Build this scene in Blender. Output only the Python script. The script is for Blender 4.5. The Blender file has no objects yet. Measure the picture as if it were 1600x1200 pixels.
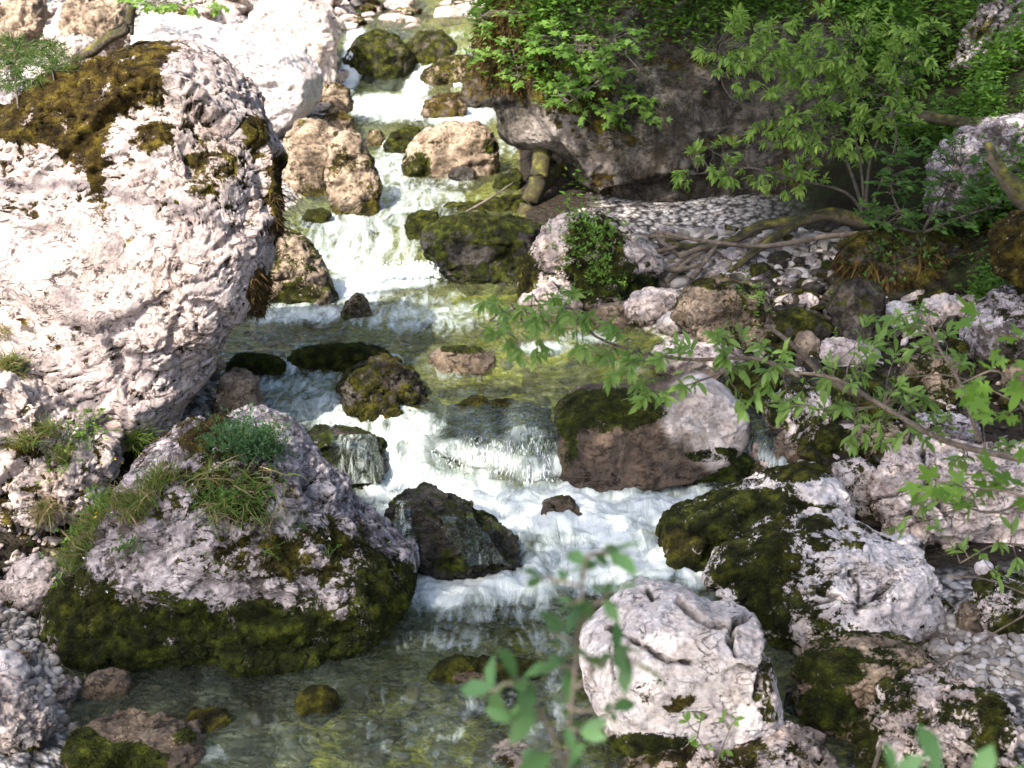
import bpy, math, random
import numpy as np
from mathutils import Vector

# ------------------------------------------------------------------ camera, sky, sun, exposure
scene = bpy.context.scene
HC, PITCH, F = 4.5, math.radians(18.0), 2222.0
cam_d = bpy.data.cameras.new('camera')
cam = bpy.data.objects.new('camera', cam_d)
scene.collection.objects.link(cam)
scene.camera = cam
cam.location = (0, 0, HC)
cam.rotation_euler = (math.radians(90) - PITCH, 0, 0)
cam_d.sensor_width = 36.0
cam_d.lens = 50.0
cam_d.clip_start = 0.05
cam_d.clip_end = 600
cam_d.dof.use_dof = True
cam_d.dof.focus_distance = 10.5
cam_d.dof.aperture_fstop = 2.8

SUN_AZ = math.radians(216)       # compass direction the sun stands in, from +Y clockwise: behind left
SUN_EL = math.radians(47)
SUN = np.array([math.sin(SUN_AZ) * math.cos(SUN_EL), math.cos(SUN_AZ) * math.cos(SUN_EL), math.sin(SUN_EL)])
world = bpy.data.worlds.new("World")
scene.world = world
world.use_nodes = True
wn = world.node_tree
sky = wn.nodes.new('ShaderNodeTexSky')
sky.sky_type = 'NISHITA'
sky.sun_disc = False
sky.sun_elevation = SUN_EL
sky.sun_rotation = SUN_AZ
sky.air_density = 0.8
sky.dust_density = 3.0
sky.ozone_density = 0.6
bg = wn.nodes['Background']
bg.inputs['Strength'].default_value = 0.15
wn.links.new(sky.outputs[0], bg.inputs[0])
sun_d = bpy.data.lights.new('sun', 'SUN')
sun_d.energy = 3.0
sun_d.angle = math.radians(0.5)
sun_d.color = (1.0, 0.95, 0.86)
sun_o = bpy.data.objects.new('sun', sun_d)
scene.collection.objects.link(sun_o)
sun_o.rotation_euler = Vector(SUN).to_track_quat('Z', 'Y').to_euler()
scene.view_settings.view_transform = 'Standard'
scene.view_settings.look = 'None'
scene.view_settings.exposure = 1.9
scene.view_settings.gamma = 1.0
scene.cycles.diffuse_bounces = 2

# unseen trees added so their crowns shade the near stream: label, foot, trunk top, [(x, y, z shaded, metres towards the sun, crown radius)]
CANOPY_N = 2600
SHADE = [('unseen tree added for shade on the left bank beside the camera', (-8, 3, 0), (-7, 3.5, 8), [(-2, 8.5, .5, 13, 2.4), (1, 8, .5, 13, 2.2), (-3.4, 8.0, .3, 13, 1.5)]),
         ('unseen tree added for shade on the left bank behind the giant boulder', (-10, 9, 0), (-8.5, 8.5, 9), [(1.3, 11.5, .8, 13.5, 1.9), (1.6, 15.2, .8, 14, 1.8), (3.0, 16.5, 1, 14, 2.0)]),
         ('unseen tree added for shade behind the camera', (-4, -2, 0), (-3.5, -1, 8), [(4, 9, .8, 13, 2.4), (3.5, 6.5, .5, 13, 2.2), (3, 12, .8, 13.5, 2.3), (6, 12, 1, 13.5, 2.4)]),
         ('unseen tree added for shade on the right bank beside the camera', (7, 4, 0), (5, 5, 9), [(5.5, 14, 1.2, 14, 2.2), (8.5, 16, 2, 14, 2.6), (4.0, 18, 2, 14.5, 2.6), (1.8, 19.5, 3, 14.5, 2.2), (6.5, 20, 3, 14.5, 2.6), (3.2, 15.2, 2.6, 14, 2.0)])]

# ------------------------------------------------------------------ numeric helpers
rng = np.random.default_rng(7)
_g = np.random.default_rng(1)
PERM = _g.permutation(256)
PERM = np.concatenate([PERM, PERM])
GR = _g.normal(size=(256, 3)); GR /= np.linalg.norm(GR, axis=1)[:, None]

def perlin(P):
    P = np.asarray(P, float)
    I = np.floor(P).astype(int); f = P - I
    u = f * f * f * (f * (f * 6 - 15) + 10)
    I &= 255
    out = 0
    for dx in (0, 1):
        wx = u[:, 0] if dx else 1 - u[:, 0]
        a = PERM[(I[:, 0] + dx) & 255]
        for dy in (0, 1):
            wy = u[:, 1] if dy else 1 - u[:, 1]
            b = PERM[(a + I[:, 1] + dy) & 255]
            for dz in (0, 1):
                wz = u[:, 2] if dz else 1 - u[:, 2]
                h = PERM[(b + I[:, 2] + dz) & 255]
                g = GR[h]
                d = g[:, 0] * (f[:, 0] - dx) + g[:, 1] * (f[:, 1] - dy) + g[:, 2] * (f[:, 2] - dz)
                out = out + wx * wy * wz * d
    return out * 1.5

def fbm(P, octv=4, lac=2.03, gain=0.5, ridged=False):
    s = 0; a = 1.0; t = 0
    for i in range(octv):
        n = perlin(P * (lac ** i) + 17.3 * i)
        if ridged: n = 1 - 2 * np.abs(n) * 1.3
        s = s + a * n; t += a; a *= gain
    return s / t

def worley(P, seed=0):
    """F1 and F2-F1 distances and a per-cell random value"""
    I = np.floor(P).astype(int)
    f1 = np.full(len(P), 9.0); f2 = np.full(len(P), 9.0); cid = np.zeros(len(P)); tilt = np.zeros(len(P))
    for dx in (-1, 0, 1):
        for dy in (-1, 0, 1):
            for dz in (-1, 0, 1):
                c = I + (dx, dy, dz)
                h = PERM[(PERM[(PERM[(c[:, 0] + seed) & 255] + c[:, 1]) & 255] + c[:, 2]) & 255]
                pt = c + 0.5 + GR[h] * 0.45
                d = np.linalg.norm(P - pt, axis=1)
                m = d < f1
                f2 = np.where(m, f1, np.minimum(f2, d))
                cid = np.where(m, h / 255.0, cid)
                f1 = np.where(m, d, f1)
                tilt = np.where(m, ((P - pt) * GR[(h * 7 + 31) & 255]).sum(1), tilt)
    return f1, f2 - f1, cid, tilt

def sstep(x, a, b):
    t = np.clip((x - a) / (b - a), 0, 1)
    return t * t * (3 - 2 * t)

def ray(px, py):
    x, y = px - 800.0, 600.0 - py
    c, s = math.cos(PITCH), math.sin(PITCH)
    d = np.array([x, F * c + y * s, -F * s + y * c])
    return d
def at(px, py, Y):
    """world point on the pixel's line of sight at horizontal distance Y"""
    d = ray(px, py)
    return np.array([0, 0, HC]) + d * (Y / d[1])

def project(V):
    W = V - (0, 0, HC); c, s = math.cos(PITCH), math.sin(PITCH)
    f = W[:, 1] * c - W[:, 2] * s; u = W[:, 1] * s + W[:, 2] * c
    return np.stack([800 + F * W[:, 0] / f, 600 - F * u / f], 1)
def link(o, parent=None):
    scene.collection.objects.link(o)
    if parent is not None: o.parent = parent
    return o
def mesh_np(name, V, faces, mat, parent=None, attrs=None, smooth=True, origin=None):
    """V (n,3), faces: (m,k) array or list of such arrays"""
    V = np.asarray(V, np.float64)
    if not isinstance(faces, (list, tuple)): faces = [faces]
    faces = [np.asarray(f, np.int32) for f in faces if len(f)]
    if origin is None: origin = np.zeros(3)
    me = bpy.data.meshes.new(name)
    me.vertices.add(len(V))
    me.vertices.foreach_set('co', (V - origin).astype(np.float32).ravel())
    nl = sum(f.size for f in faces); npoly = sum(len(f) for f in faces)
    me.loops.add(nl); me.polygons.add(npoly)
    me.loops.foreach_set('vertex_index', np.concatenate([f.ravel() for f in faces]))
    tot = np.concatenate([np.full(len(f), f.shape[1]) for f in faces])
    st = np.concatenate([[0], np.cumsum(tot)[:-1]])
    me.polygons.foreach_set('loop_start', st.astype(np.int32))
    me.polygons.foreach_set('loop_total', tot.astype(np.int32))
    me.polygons.foreach_set('use_smooth', np.full(npoly, smooth))
    for k, v in (attrs or {}).items():
        a = me.attributes.new(k, 'FLOAT', 'POINT')
        a.data.foreach_set('value', np.asarray(v, np.float32))
    me.update(); me.validate()
    me.materials.append(mat)
    o = bpy.data.objects.new(name, me)
    if parent is None: o.location = origin
    else: o.location = np.asarray(origin) - np.asarray(parent.location)
    return link(o, parent)
def tag(o, label=None, cat=None, group=None, kind=None):
    if label: o['label'] = label
    if cat: o['category'] = cat
    if group: o['group'] = group
    if kind: o['kind'] = kind
    return o
def empty(name, loc):
    o = bpy.data.objects.new(name, None)
    o.location = loc; o.empty_display_size = 0.1
    return link(o)
def vnormals(V, Q):
    a, b, c, d = V[Q[:, 0]], V[Q[:, 1]], V[Q[:, 2]], V[Q[:, 3]]
    fn = np.cross(c - a, d - b)
    N = np.zeros_like(V)
    for k in range(4):
        for j in range(3):
            N[:, j] += np.bincount(Q[:, k], fn[:, j], len(V))
    return N / (np.linalg.norm(N, axis=1)[:, None] + 1e-12)

_sph = {}
def cube_sphere(n):
    if n in _sph: return _sph[n]
    t = np.tan(np.linspace(-1, 1, n + 1) * math.pi / 4)
    A, B = np.meshgrid(t, t, indexing='ij'); O = np.ones_like(A)
    fs = [(O, A, B), (-O, B, A), (A, O, -B), (A, -O, B), (A, B, O), (B, A, -O)]
    P = np.concatenate([np.stack([a.ravel(), b.ravel(), c.ravel()], 1) for a, b, c in fs])
    idx = np.arange((n + 1) ** 2).reshape(n + 1, n + 1)
    q = np.stack([idx[:-1, :-1], idx[1:, :-1], idx[1:, 1:], idx[:-1, 1:]], -1).reshape(-1, 4)
    Q = np.concatenate([q + k * (n + 1) ** 2 for k in range(6)])
    key = np.round(P * 1e5).astype(np.int64)
    _, first, inv = np.unique(key, axis=0, return_index=True, return_inverse=True)
    inv = inv.ravel()
    V = P[first]; Q = inv[Q]
    V = V / np.linalg.norm(V, axis=1)[:, None]
    c = V[Q].mean(1); nn = np.cross(V[Q[:, 2]] - V[Q[:, 0]], V[Q[:, 3]] - V[Q[:, 1]])
    fl = (nn * c).sum(1) < 0
    Q[fl] = Q[fl][:, ::-1]
    _sph[n] = (V, Q)
    return _sph[n]

# ------------------------------------------------------------------ the valley: water level, channel, ground
PY = [0, 11.22, 11.30, 11.36, 11.46, 11.62, 11.85, 12.75, 12.95, 15.7, 16.0, 16.7, 17.2, 20, 23.5, 27, 28.0, 29.3, 36, 60, 140]
PZ = [0, 0.03, 0.07, 0.22, 0.34, 0.41, 0.445, 0.47, 0.54, 0.57, 0.62, 0.97, 1.06, 1.26, 1.36, 1.50, 1.6, 2.4, 2.5, 3.2, 5]
PYs = [0, 10.7, 10.9, 11.15, 11.4, 11.7, 12.0, 12.75, 12.95, 15.7, 16.0, 16.7, 17.2, 20, 23.5, 27, 28.0, 29.3, 36, 60, 140]
def zW(x, Y):
    win = sstep(Y, 9.8, 11.0) * (1 - sstep(Y, 12.0, 13.5))
    Y = Y + win * (0.16 * np.sin(2.6 * x + 1) + 0.09 * np.sin(6.1 * x + .4) + 0.04 * np.sin(15 * x) + .02 * np.sin(31 * x))
    Y = Y + 0.25 * sstep(Y, 13.5, 15) * np.sin(1.9 * x + 2)
    a = np.interp(Y, PY, PZ)
    xs = sstep(x, -1.0, -0.35)
    b = np.interp(Y + 0.0, PYs, PZ)
    z = a * xs + b * (1 - xs)
    # far left bay flows down past the foreground rocks
    z = z - 0.35 * sstep(-Y + 0.25 * x, -6.75 + 0.2 - 0.9, -6.75 + 0.9)*0
    return z
def hit(px, py, fn):
    d = ray(px, py); d = d / d[1]
    Y = np.linspace(3, 150, 12000)
    z = HC + d[2] * Y; x = d[0] * Y
    g = fn(x, Y)
    i = np.argmax(z <= g)
    if not (z <= g).any(): i = len(Y) - 1
    return np.array([x[i], Y[i], z[i]])
ROWS = [(1200, 150, 1420), (1050, 110, 1420), (1000, 100, 1400), (900, 50, 1320), (750, 280, 1240), (640, 370, 1200),
        (570, 330, 1130), (500, 330, 930), (440, 400, 840), (400, 430, 800), (340, 450, 800), (260, 540, 800),
        (200, 560, 790), (150, 530, 775), (60, 530, 745), (30, 560, 745)]
_l = np.array([hit(a, r, zW)[:2] for r, a, b in ROWS]); _r = np.array([hit(b, r, zW)[:2] for r, a, b in ROWS])
def xl(Y): return np.interp(Y, _l[:, 1], _l[:, 0])
def xr(Y): return np.interp(Y, _r[:, 1], _r[:, 0])
_zs = np.array([0, 8, 10, 12.5, 15, 17.5, 20, 27, 31, 40, 60, 140])
def zS(Y): return np.interp(Y, _zs, np.interp(_zs, PY, PZ))
def G(x, Y):
    x = np.asarray(x, float) + 0 * np.asarray(Y, float); Y = np.asarray(Y, float) + 0 * x
    sh = x.shape; X = x.ravel(); y = Y.ravel()
    P = np.stack([X, y, np.zeros_like(X)], 1)
    L, R = xl(y), xr(y)
    dl, dr = L - X, X - R                     # >0 outside the channel
    d = np.maximum(dl, dr)
    z0 = zW(X, y); zs = zS(y)
    bed = z0 - 0.06 - 0.36 * sstep(-d, 0.0, 1.3) * (1 - 0.5 * sstep(y, 12, 16)) + 0.05 * fbm(P * 1.3, 3)
    bank = np.maximum(z0, zs) * 0.5 + 0.5 * zs + 0.08
    right = bank + 0.10 * np.clip(dr, 0, 3) + 0.55 * np.clip(dr - 3.2, 0, 60) * (1 - 0.0 * y)
    hill = 0.75 * np.clip(y - 19.5, 0, 60) * sstep(dr, 0.2, 2.5)
    right = right + hill * (1 - sstep(y, 40, 60) * 0.3)
    left = bank + 0.16 * np.clip(dl, 0, 2.5) + 0.10 * np.clip(dl - 2.5, 0, 30) + 0.02 * np.clip(y - 24, 0, 20) + 0.5 * np.clip(y - 46, 0, 60)
    out = np.where(dr > dl, right, left)
    out = out + 0.10 * fbm(P * 0.7, 4) * sstep(d, 0, 1)
    t = sstep(d, -0.12, 0.35)
    end = 0.45 * np.clip(y - 46, 0, 60)
    z = bed * (1 - t) + out * t + np.where(dr > dl, 0, 0)
    z = z + end * (1 - t)
    return z.reshape(sh)
def S(x, Y): return np.maximum(G(x, Y), zW(x, Y))
# ------------------------------------------------------------------ materials
class Nt:
    def __init__(s, name):
        s.m = bpy.data.materials.new(name); s.m.use_nodes = True
        s.t = s.m.node_tree; s.t.nodes.clear()
        s.out = s.n('ShaderNodeOutputMaterial')
    def n(s, typ, **k):
        nd = s.t.nodes.new(typ)
        for a, v in k.items(): setattr(nd, a, v)
        return nd
    def L(s, a, b): s.t.links.new(a, b)
    def setin(s, sock, v):
        if isinstance(v, bpy.types.NodeSocket): s.L(v, sock)
        else: sock.default_value = v
    def noise(s, vec, scale, detail=6, rough=0.55, dist=0.0):
        nd = s.n('ShaderNodeTexNoise'); s.setin(nd.inputs['Vector'], vec)
        nd.inputs['Scale'].default_value = scale; nd.inputs['Detail'].default_value = detail
        nd.inputs['Roughness'].default_value = rough; nd.inputs['Distortion'].default_value = dist
        return nd.outputs['Fac']
    def voro(s, vec, scale, feature='F1', out='Distance', rnd=1.0):
        nd = s.n('ShaderNodeTexVoronoi', feature=feature); s.setin(nd.inputs['Vector'], vec)
        nd.inputs['Scale'].default_value = scale; nd.inputs['Randomness'].default_value = rnd
        return nd.outputs[out]
    def ramp(s, x, a, b, interp='LINEAR'):
        nd = s.n('ShaderNodeMapRange'); nd.interpolation_type = 'SMOOTHSTEP' if interp == 'S' else 'LINEAR'
        s.setin(nd.inputs['Value'], x); nd.inputs['From Min'].default_value = a; nd.inputs['From Max'].default_value = b
        return nd.outputs['Result']
    def math(s, op, a, b=0.0, clamp=False):
        nd = s.n('ShaderNodeMath', operation=op); nd.use_clamp = clamp
        s.setin(nd.inputs[0], a); s.setin(nd.inputs[1], b)
        return nd.outputs[0]
    def mix(s, f, a, b, blend='MIX'):
        nd = s.n('ShaderNodeMix', data_type='RGBA', blend_type=blend)
        s.setin(nd.inputs[0], f)
        s.setin(nd.inputs[6], a if isinstance(a, bpy.types.NodeSocket) else tuple(a) + (1,))
        s.setin(nd.inputs[7], b if isinstance(b, bpy.types.NodeSocket) else tuple(b) + (1,))
        return nd.outputs[2]
    def attr(s, name):
        return s.n('ShaderNodeAttribute', attribute_name=name).outputs['Fac']
    def scalev(s, vec, sc):
        nd = s.n('ShaderNodeVectorMath', operation='MULTIPLY'); s.setin(nd.inputs[0], vec); nd.inputs[1].default_value = sc
        return nd.outputs[0]
    def bump(s, h, strength, dist, normal=None):
        nd = s.n('ShaderNodeBump'); s.setin(nd.inputs['Height'], h)
        s.setin(nd.inputs['Strength'], strength); nd.inputs['Distance'].default_value = dist
        if normal is not None: s.L(normal, nd.inputs['Normal'])
        return nd.outputs[0]
    def principled(s, col, rough, normal=None, **k):
        p = s.n('ShaderNodeBsdfPrincipled'); s.setin(p.inputs['Base Color'], col if isinstance(col, bpy.types.NodeSocket) else tuple(col) + (1,))
        s.setin(p.inputs['Roughness'], rough)
        if normal is not None: s.L(normal, p.inputs['Normal'])
        for a, v in k.items(): s.setin(p.inputs[a.replace('_', ' ')], v)
        return p.outputs[0]
    def done(s, sh): s.L(sh, s.out.inputs[0]); return s.m
    def mixsh(s, f, a, b):
        nd = s.n('ShaderNodeMixShader'); s.setin(nd.inputs[0], f); s.L(a, nd.inputs[1]); s.L(b, nd.inputs[2])
        return nd.outputs[0]

def moss_color(t, pos, hue):
    n1 = t.noise(pos, 9, 5, 0.6); n2 = t.noise(pos, 70, 3, 0.6)
    dark = t.mix(hue, (0.005, 0.008, 0.0012), (0.022, 0.012, 0.004))
    mid = t.mix(hue, (0.028, 0.048, 0.004), (0.095, 0.058, 0.012))
    lite = t.mix(hue, (0.085, 0.12, 0.008), (0.25, 0.18, 0.025))
    c = t.mix(t.ramp(n1, 0.36, 0.56), dark, mid)
    c = t.mix(t.ramp(n1, 0.52, 0.70), c, lite)
    c = t.mix(t.ramp(n2, 0.35, 0.5), t.mix(0.65, c, (0.01, 0.013, 0.002)), c)
    return c, t.noise(pos, 110, 3, 0.7)

def rock_mat(name, light, mid, stain, pit=0.5, streak=0.0, rough=0.85, crack=1.0):
    t = Nt(name)
    pos = t.n('ShaderNodeNewGeometry').outputs['Position']
    big = t.noise(pos, 1.3, 4, 0.6, .5); med = t.noise(pos, 4.5, 12, 0.74, 0.5); fine = t.noise(pos, 26, 8, 0.72)
    lich = t.noise(t.scalev(pos, (1.0, 1.0, 1.5)), 7.5, 12, 0.78, 0.4)
    c = t.mix(t.ramp(med, 0.43, 0.56), mid, light)
    c = t.mix(t.math('MULTIPLY', t.ramp(big, 0.50, 0.66), 0.6), c, stain)
    c = t.mix(t.ramp(fine, 0.36, 0.56), t.mix(0.5, c, (0.07, 0.062, 0.055)), c)
    # dark lichen and dirt lying in the hollows
    pitm = t.ramp(t.math('ADD', lich, t.math('MULTIPLY', t.math('SUBTRACT', big, .5), .35)), 0.645 - 0.115 * pit, 0.685 - 0.115 * pit)
    c = t.mix(t.math('MULTIPLY', pitm, 0.88), c, t.mix(fine, (0.018, 0.014, 0.011), (0.11, 0.085, 0.065)))
    # thin broken crevices
    cn = t.noise(t.scalev(pos, (1.0, 1.0, 1.9)), 3.6, 9, 0.62, 1.4)
    line = t.math('SUBTRACT', 1.0, t.ramp(t.math('ABSOLUTE', t.math('SUBTRACT', cn, 0.5)), 0.003, 0.016))
    line = t.math('MULTIPLY', line, t.math('MULTIPLY', t.ramp(t.noise(pos, 5.5, 3, .5), 0.47, 0.56), crack))
    c = t.mix(t.math('MULTIPLY', line, .85), c, (0.03, 0.022, 0.016))
    if streak:
        st = t.noise(t.scalev(pos, (5, 5, 0.6)), 1.3, 6, 0.65, .4)
        c = t.mix(t.math('MULTIPLY', t.ramp(st, 0.44, 0.60), streak), c, (0.022, 0.017, 0.011))
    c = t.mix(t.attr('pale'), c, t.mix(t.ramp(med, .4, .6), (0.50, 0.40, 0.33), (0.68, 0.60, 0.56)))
    cr = t.attr('crack')
    c = t.mix(t.math('MULTIPLY', cr, 0.9), c, (0.02, 0.018, 0.014))
    wet = t.attr('wet')
    c = t.mix(t.math('MULTIPLY', wet, 0.8), c, t.mix(1.0, c, (0.20, 0.16, 0.10), 'MULTIPLY'))
    r = t.math('SUBTRACT', rough, t.math('MULTIPLY', wet, rough - 0.14))
    h = t.math('ADD', t.math('MULTIPLY', med, 0.8), t.math('MULTIPLY', fine, 0.45))
    h = t.math('SUBTRACT', h, t.math('MULTIPLY', pitm, 0.22))
    h = t.math('SUBTRACT', h, t.math('MULTIPLY', line, 0.45))
    b1 = t.bump(h, 0.9, 0.06)
    rock = t.principled(c, r, b1, Specular_IOR_Level=t.math('ADD', 0.12, t.math('MULTIPLY', wet, .45)))
    hue = t.attr('hue')
    mc, mh = moss_color(t, pos, hue)
    b2 = t.bump(t.math('ADD', mh, t.math('MULTIPLY', t.noise(pos, 22, 5, .65), 2.0)), 1.0, 0.045)
    moss = t.principled(mc, 0.95, b2, Specular_IOR_Level=0.15)
    m = t.math('MINIMUM', t.attr('moss'), 0.86)
    m = t.math('ADD', m, t.math('MULTIPLY', t.math('SUBTRACT', t.noise(pos, 6, 11, 0.78, 0.5), 0.5), 3.6))
    m = t.math('ADD', m, t.math('MULTIPLY', t.math('SUBTRACT', t.noise(pos, 45, 4, 0.6), 0.5), 1.0))
    m = t.math('ADD', m, t.math('MULTIPLY', line, .25))
    mm = t.ramp(m, 0.30, 0.50)
    return t.done(t.mixsh(mm, rock, moss))

M = {}
M['pink'] = rock_mat('pale pink limestone', (0.78, 0.66, 0.60), (0.44, 0.35, 0.31), (0.46, 0.33, 0.26), 0.45)
M['giant'] = rock_mat('bright pink white limestone', (0.64, 0.535, 0.50), (0.45, 0.365, 0.345), (0.46, 0.34, 0.28), 0.58, crack=1.0)
M['white'] = rock_mat('bleached limestone', (0.82, 0.745, 0.715), (0.64, 0.56, 0.53), (0.54, 0.42, 0.35), 0.16, crack=.8)
M['lav'] = rock_mat('weathered lavender grey limestone', (0.62, 0.545, 0.55), (0.22, 0.185, 0.19), (0.13, 0.105, 0.10), 1.0)
M['tan'] = rock_mat('tan limestone', (0.46, 0.35, 0.25), (0.20, 0.145, 0.10), (0.11, 0.075, 0.045), 0.6)
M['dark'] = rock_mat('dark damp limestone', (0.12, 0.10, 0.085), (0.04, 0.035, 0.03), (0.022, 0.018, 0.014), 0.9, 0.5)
M['wetbrown'] = rock_mat('wet brown limestone', (0.34, 0.235, 0.165), (0.13, 0.085, 0.055), (0.035, 0.022, 0.014), 0.6, 0.3)
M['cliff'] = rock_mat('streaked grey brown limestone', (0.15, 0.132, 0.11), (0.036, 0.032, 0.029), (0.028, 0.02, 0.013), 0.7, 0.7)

def ground_mat():
    t = Nt('valley floor'); pos = t.n('ShaderNodeNewGeometry').outputs['Position']
    flat = t.scalev(pos, (1, 1, 0.6))
    vd = t.voro(flat, 13); vc = t.voro(flat, 13, out='Color'); vd2 = t.voro(flat, 31); vc2 = t.voro(flat, 31, out='Color')
    sep = t.n('ShaderNodeSeparateColor'); t.L(vc, sep.inputs[0]); v1 = sep.outputs[0]
    sep2 = t.n('ShaderNodeSeparateColor'); t.L(vc2, sep2.inputs[0]); v2 = sep2.outputs[1]
    grav = t.mix(t.math('ADD', t.math('MULTIPLY', v1, .6), t.math('MULTIPLY', v2, .4)), (0.22, 0.19, 0.17), (0.60, 0.56, 0.53))
    grav = t.mix(t.ramp(t.math('ADD', vd, t.math('MULTIPLY', vd2, 0.4)), 0.55, 0.95), grav, (0.05, 0.045, 0.04))
    n = t.noise(pos, 2.2, 6, 0.6, 0.5); n3 = t.noise(pos, 9, 5, .6)
    bed = t.mix(t.ramp(t.math('ADD', t.math('MULTIPLY', v1, .5), t.math('MULTIPLY', n3, .5)), .2, .8), (0.05, 0.05, 0.028), (0.56, 0.49, 0.30))
    algae = t.mix(t.ramp(n3, .35, .62), (0.10, 0.105, 0.012), (0.50, 0.46, 0.08))
    alg = t.math('MULTIPLY', t.ramp(n, 0.36, 0.52), t.attr('algae'))
    bed = t.mix(alg, bed, algae)
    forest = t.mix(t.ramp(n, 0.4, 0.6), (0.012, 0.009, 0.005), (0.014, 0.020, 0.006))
    grav = t.mix(t.attr('dirt_shade'), grav, t.mix(n3, (0.008, 0.007, 0.005), (0.045, 0.035, 0.025)))  # dark soil colour that also paints the shade of gaps and the overhang hollow
    c = t.mix(t.attr('under'), grav, bed)
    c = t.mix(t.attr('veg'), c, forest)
    h = t.math('SUBTRACT', 1.0, t.math('ADD', vd, t.math('MULTIPLY', vd2, 0.4)))
    b = t.bump(h, 0.9, 0.05)
    return t.done(t.principled(c, 0.9, b, Specular_IOR_Level=0.1))
M['ground'] = ground_mat()

def water_mat():
    t = Nt('stream water'); pos = t.n('ShaderNodeNewGeometry').outputs['Position']
    foam = t.attr('foam'); fall = t.attr('fall')
    fl = t.scalev(pos, (1.5, 0.42, 0.8)); vert = t.scalev(pos, (4.5, 1.6, 1.3))
    mv = t.n('ShaderNodeMix', data_type='VECTOR'); t.L(fall, mv.inputs[0]); t.L(fl, mv.inputs[4]); t.L(vert, mv.inputs[5])
    v = mv.outputs[1]
    n1 = t.noise(v, 3.0, 9, 0.62, 1.8); n2 = t.noise(v, 13, 6, 0.62, 1.5)
    rp1 = t.noise(t.scalev(pos, (0.9, 1.5, 1)), 6, 5, 0.55, 2.4); rp2 = t.noise(t.scalev(pos, (1, 1.3, 1)), 26, 3, 0.6, 1.0)
    hw = t.math('ADD', rp1, t.math('MULTIPLY', rp2, 0.25))
    nb = t.bump(hw, 1.0, 0.13)
    gl = t.n('ShaderNodeBsdfGlossy'); gl.inputs['Roughness'].default_value = 0.03; t.L(nb, gl.inputs['Normal'])
    tr = t.n('ShaderNodeBsdfTransparent'); tr.inputs['Color'].default_value = (0.84, 0.92, 0.74, 1)
    df = t.n('ShaderNodeBsdfDiffuse'); t.L(t.mix(t.ramp(t.attr('milk'), .35, .40), (0.25, 0.30, 0.22), (0.35, 0.37, 0.14)), df.inputs['Color']); t.L(nb, df.inputs['Normal'])
    body = t.mixsh(t.math('MULTIPLY', t.attr('milk'), t.ramp(t.noise(fl, 1.6, 5, .6, 1.0), .3, .7)), tr.outputs[0], df.outputs[0])
    fr = t.n('ShaderNodeFresnel'); fr.inputs['IOR'].default_value = 1.33; t.L(nb, fr.inputs['Normal'])
    clear = t.mixsh(fr.outputs[0], body, gl.outputs[0])
    # foam
    m = t.math('ADD', t.math('MULTIPLY', foam, 1.5), t.math('MULTIPLY', t.math('SUBTRACT', n1, 0.5), 2.2))
    m = t.math('ADD', m, t.math('MULTIPLY', t.math('SUBTRACT', n2, 0.5), 0.8))
    fm = t.ramp(m, 0.45, 1.15)
    fh = t.math('ADD', n1, t.math('MULTIPLY', n2, 0.5))
    fb = t.bump(fh, 0.7, 0.03)
    fcol = t.mix(t.ramp(m, 0.8, 2.0), (0.36, 0.405, 0.37), (0.68, 0.70, 0.70))
    fo = t.principled(fcol, 0.45, fb, Subsurface_Weight=0.0)
    fm = t.math('MULTIPLY', fm, t.ramp(foam, 0.02, 0.12))
    return t.done(t.mixsh(fm, clear, fo))
M['water'] = water_mat()
def spray_mat():
    t = Nt('white spray')
    return t.done(t.principled((0.78, 0.80, 0.81), 0.2, None))
M['spray'] = spray_mat()

def leaf_mat(name, a, b, trans=0.45, rough=0.5):
    t = Nt(name); r = t.attr('lv')
    c = t.mix(r, a, b)
    c = t.mix(t.math('MULTIPLY', t.noise(t.n('ShaderNodeNewGeometry').outputs['Position'], 14, 3), .35), c, (a[0] * .5, a[1] * .5, a[2] * .5))
    p = t.principled(c, rough, Specular_IOR_Level=0.25)
    tl = t.n('ShaderNodeBsdfTranslucent'); t.L(t.mix(0.5, c, (b[0] * 1.2, b[1] * 1.3, b[2] * 0.6)), tl.inputs[0])
    return t.done(t.mixsh(trans, p, tl.outputs[0]))
M['leaf_bright'] = leaf_mat('bright spring leaf', (0.09, 0.17, 0.03), (0.22, 0.36, 0.07))
M['leaf_shrub'] = leaf_mat('shrub leaf', (0.12, 0.22, 0.04), (0.36, 0.50, 0.11))
M['leaf_maple'] = leaf_mat('maple leaf', (0.09, 0.18, 0.03), (0.21, 0.36, 0.06))
M['leaf_under'] = leaf_mat('undergrowth leaf', (0.03, 0.075, 0.010), (0.15, 0.29, 0.035))
M['leaf_herb'] = leaf_mat('herb leaf', (0.04, 0.10, 0.018), (0.11, 0.22, 0.04))
M['leaf_near'] = leaf_mat('willow leaf', (0.10, 0.19, 0.045), (0.27, 0.40, 0.11))
M['leaf_blue'] = leaf_mat('blue green leaf', (0.045, 0.10, 0.045), (0.10, 0.20, 0.075))
M['needle'] = leaf_mat('spruce needle', (0.04, 0.08, 0.02), (0.12, 0.19, 0.03), 0.3)
M['canopy'] = leaf_mat('canopy leaf', (0.05, 0.10, 0.02), (0.12, 0.20, 0.04), 0.4)
M['grass'] = leaf_mat('grass blade', (0.07, 0.14, 0.025), (0.22, 0.27, 0.07), 0.35)
M['straw'] = leaf_mat('dry grass', (0.22, 0.16, 0.08), (0.40, 0.31, 0.17), 0.3)
M['hangmoss'] = leaf_mat('hanging brown moss', (0.025, 0.015, 0.006), (0.10, 0.06, 0.015), 0.1, 0.9)
M['mossblade'] = leaf_mat('moss tuft', (0.012, 0.020, 0.003), (0.075, 0.085, 0.01), 0.2, 0.9)
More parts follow.
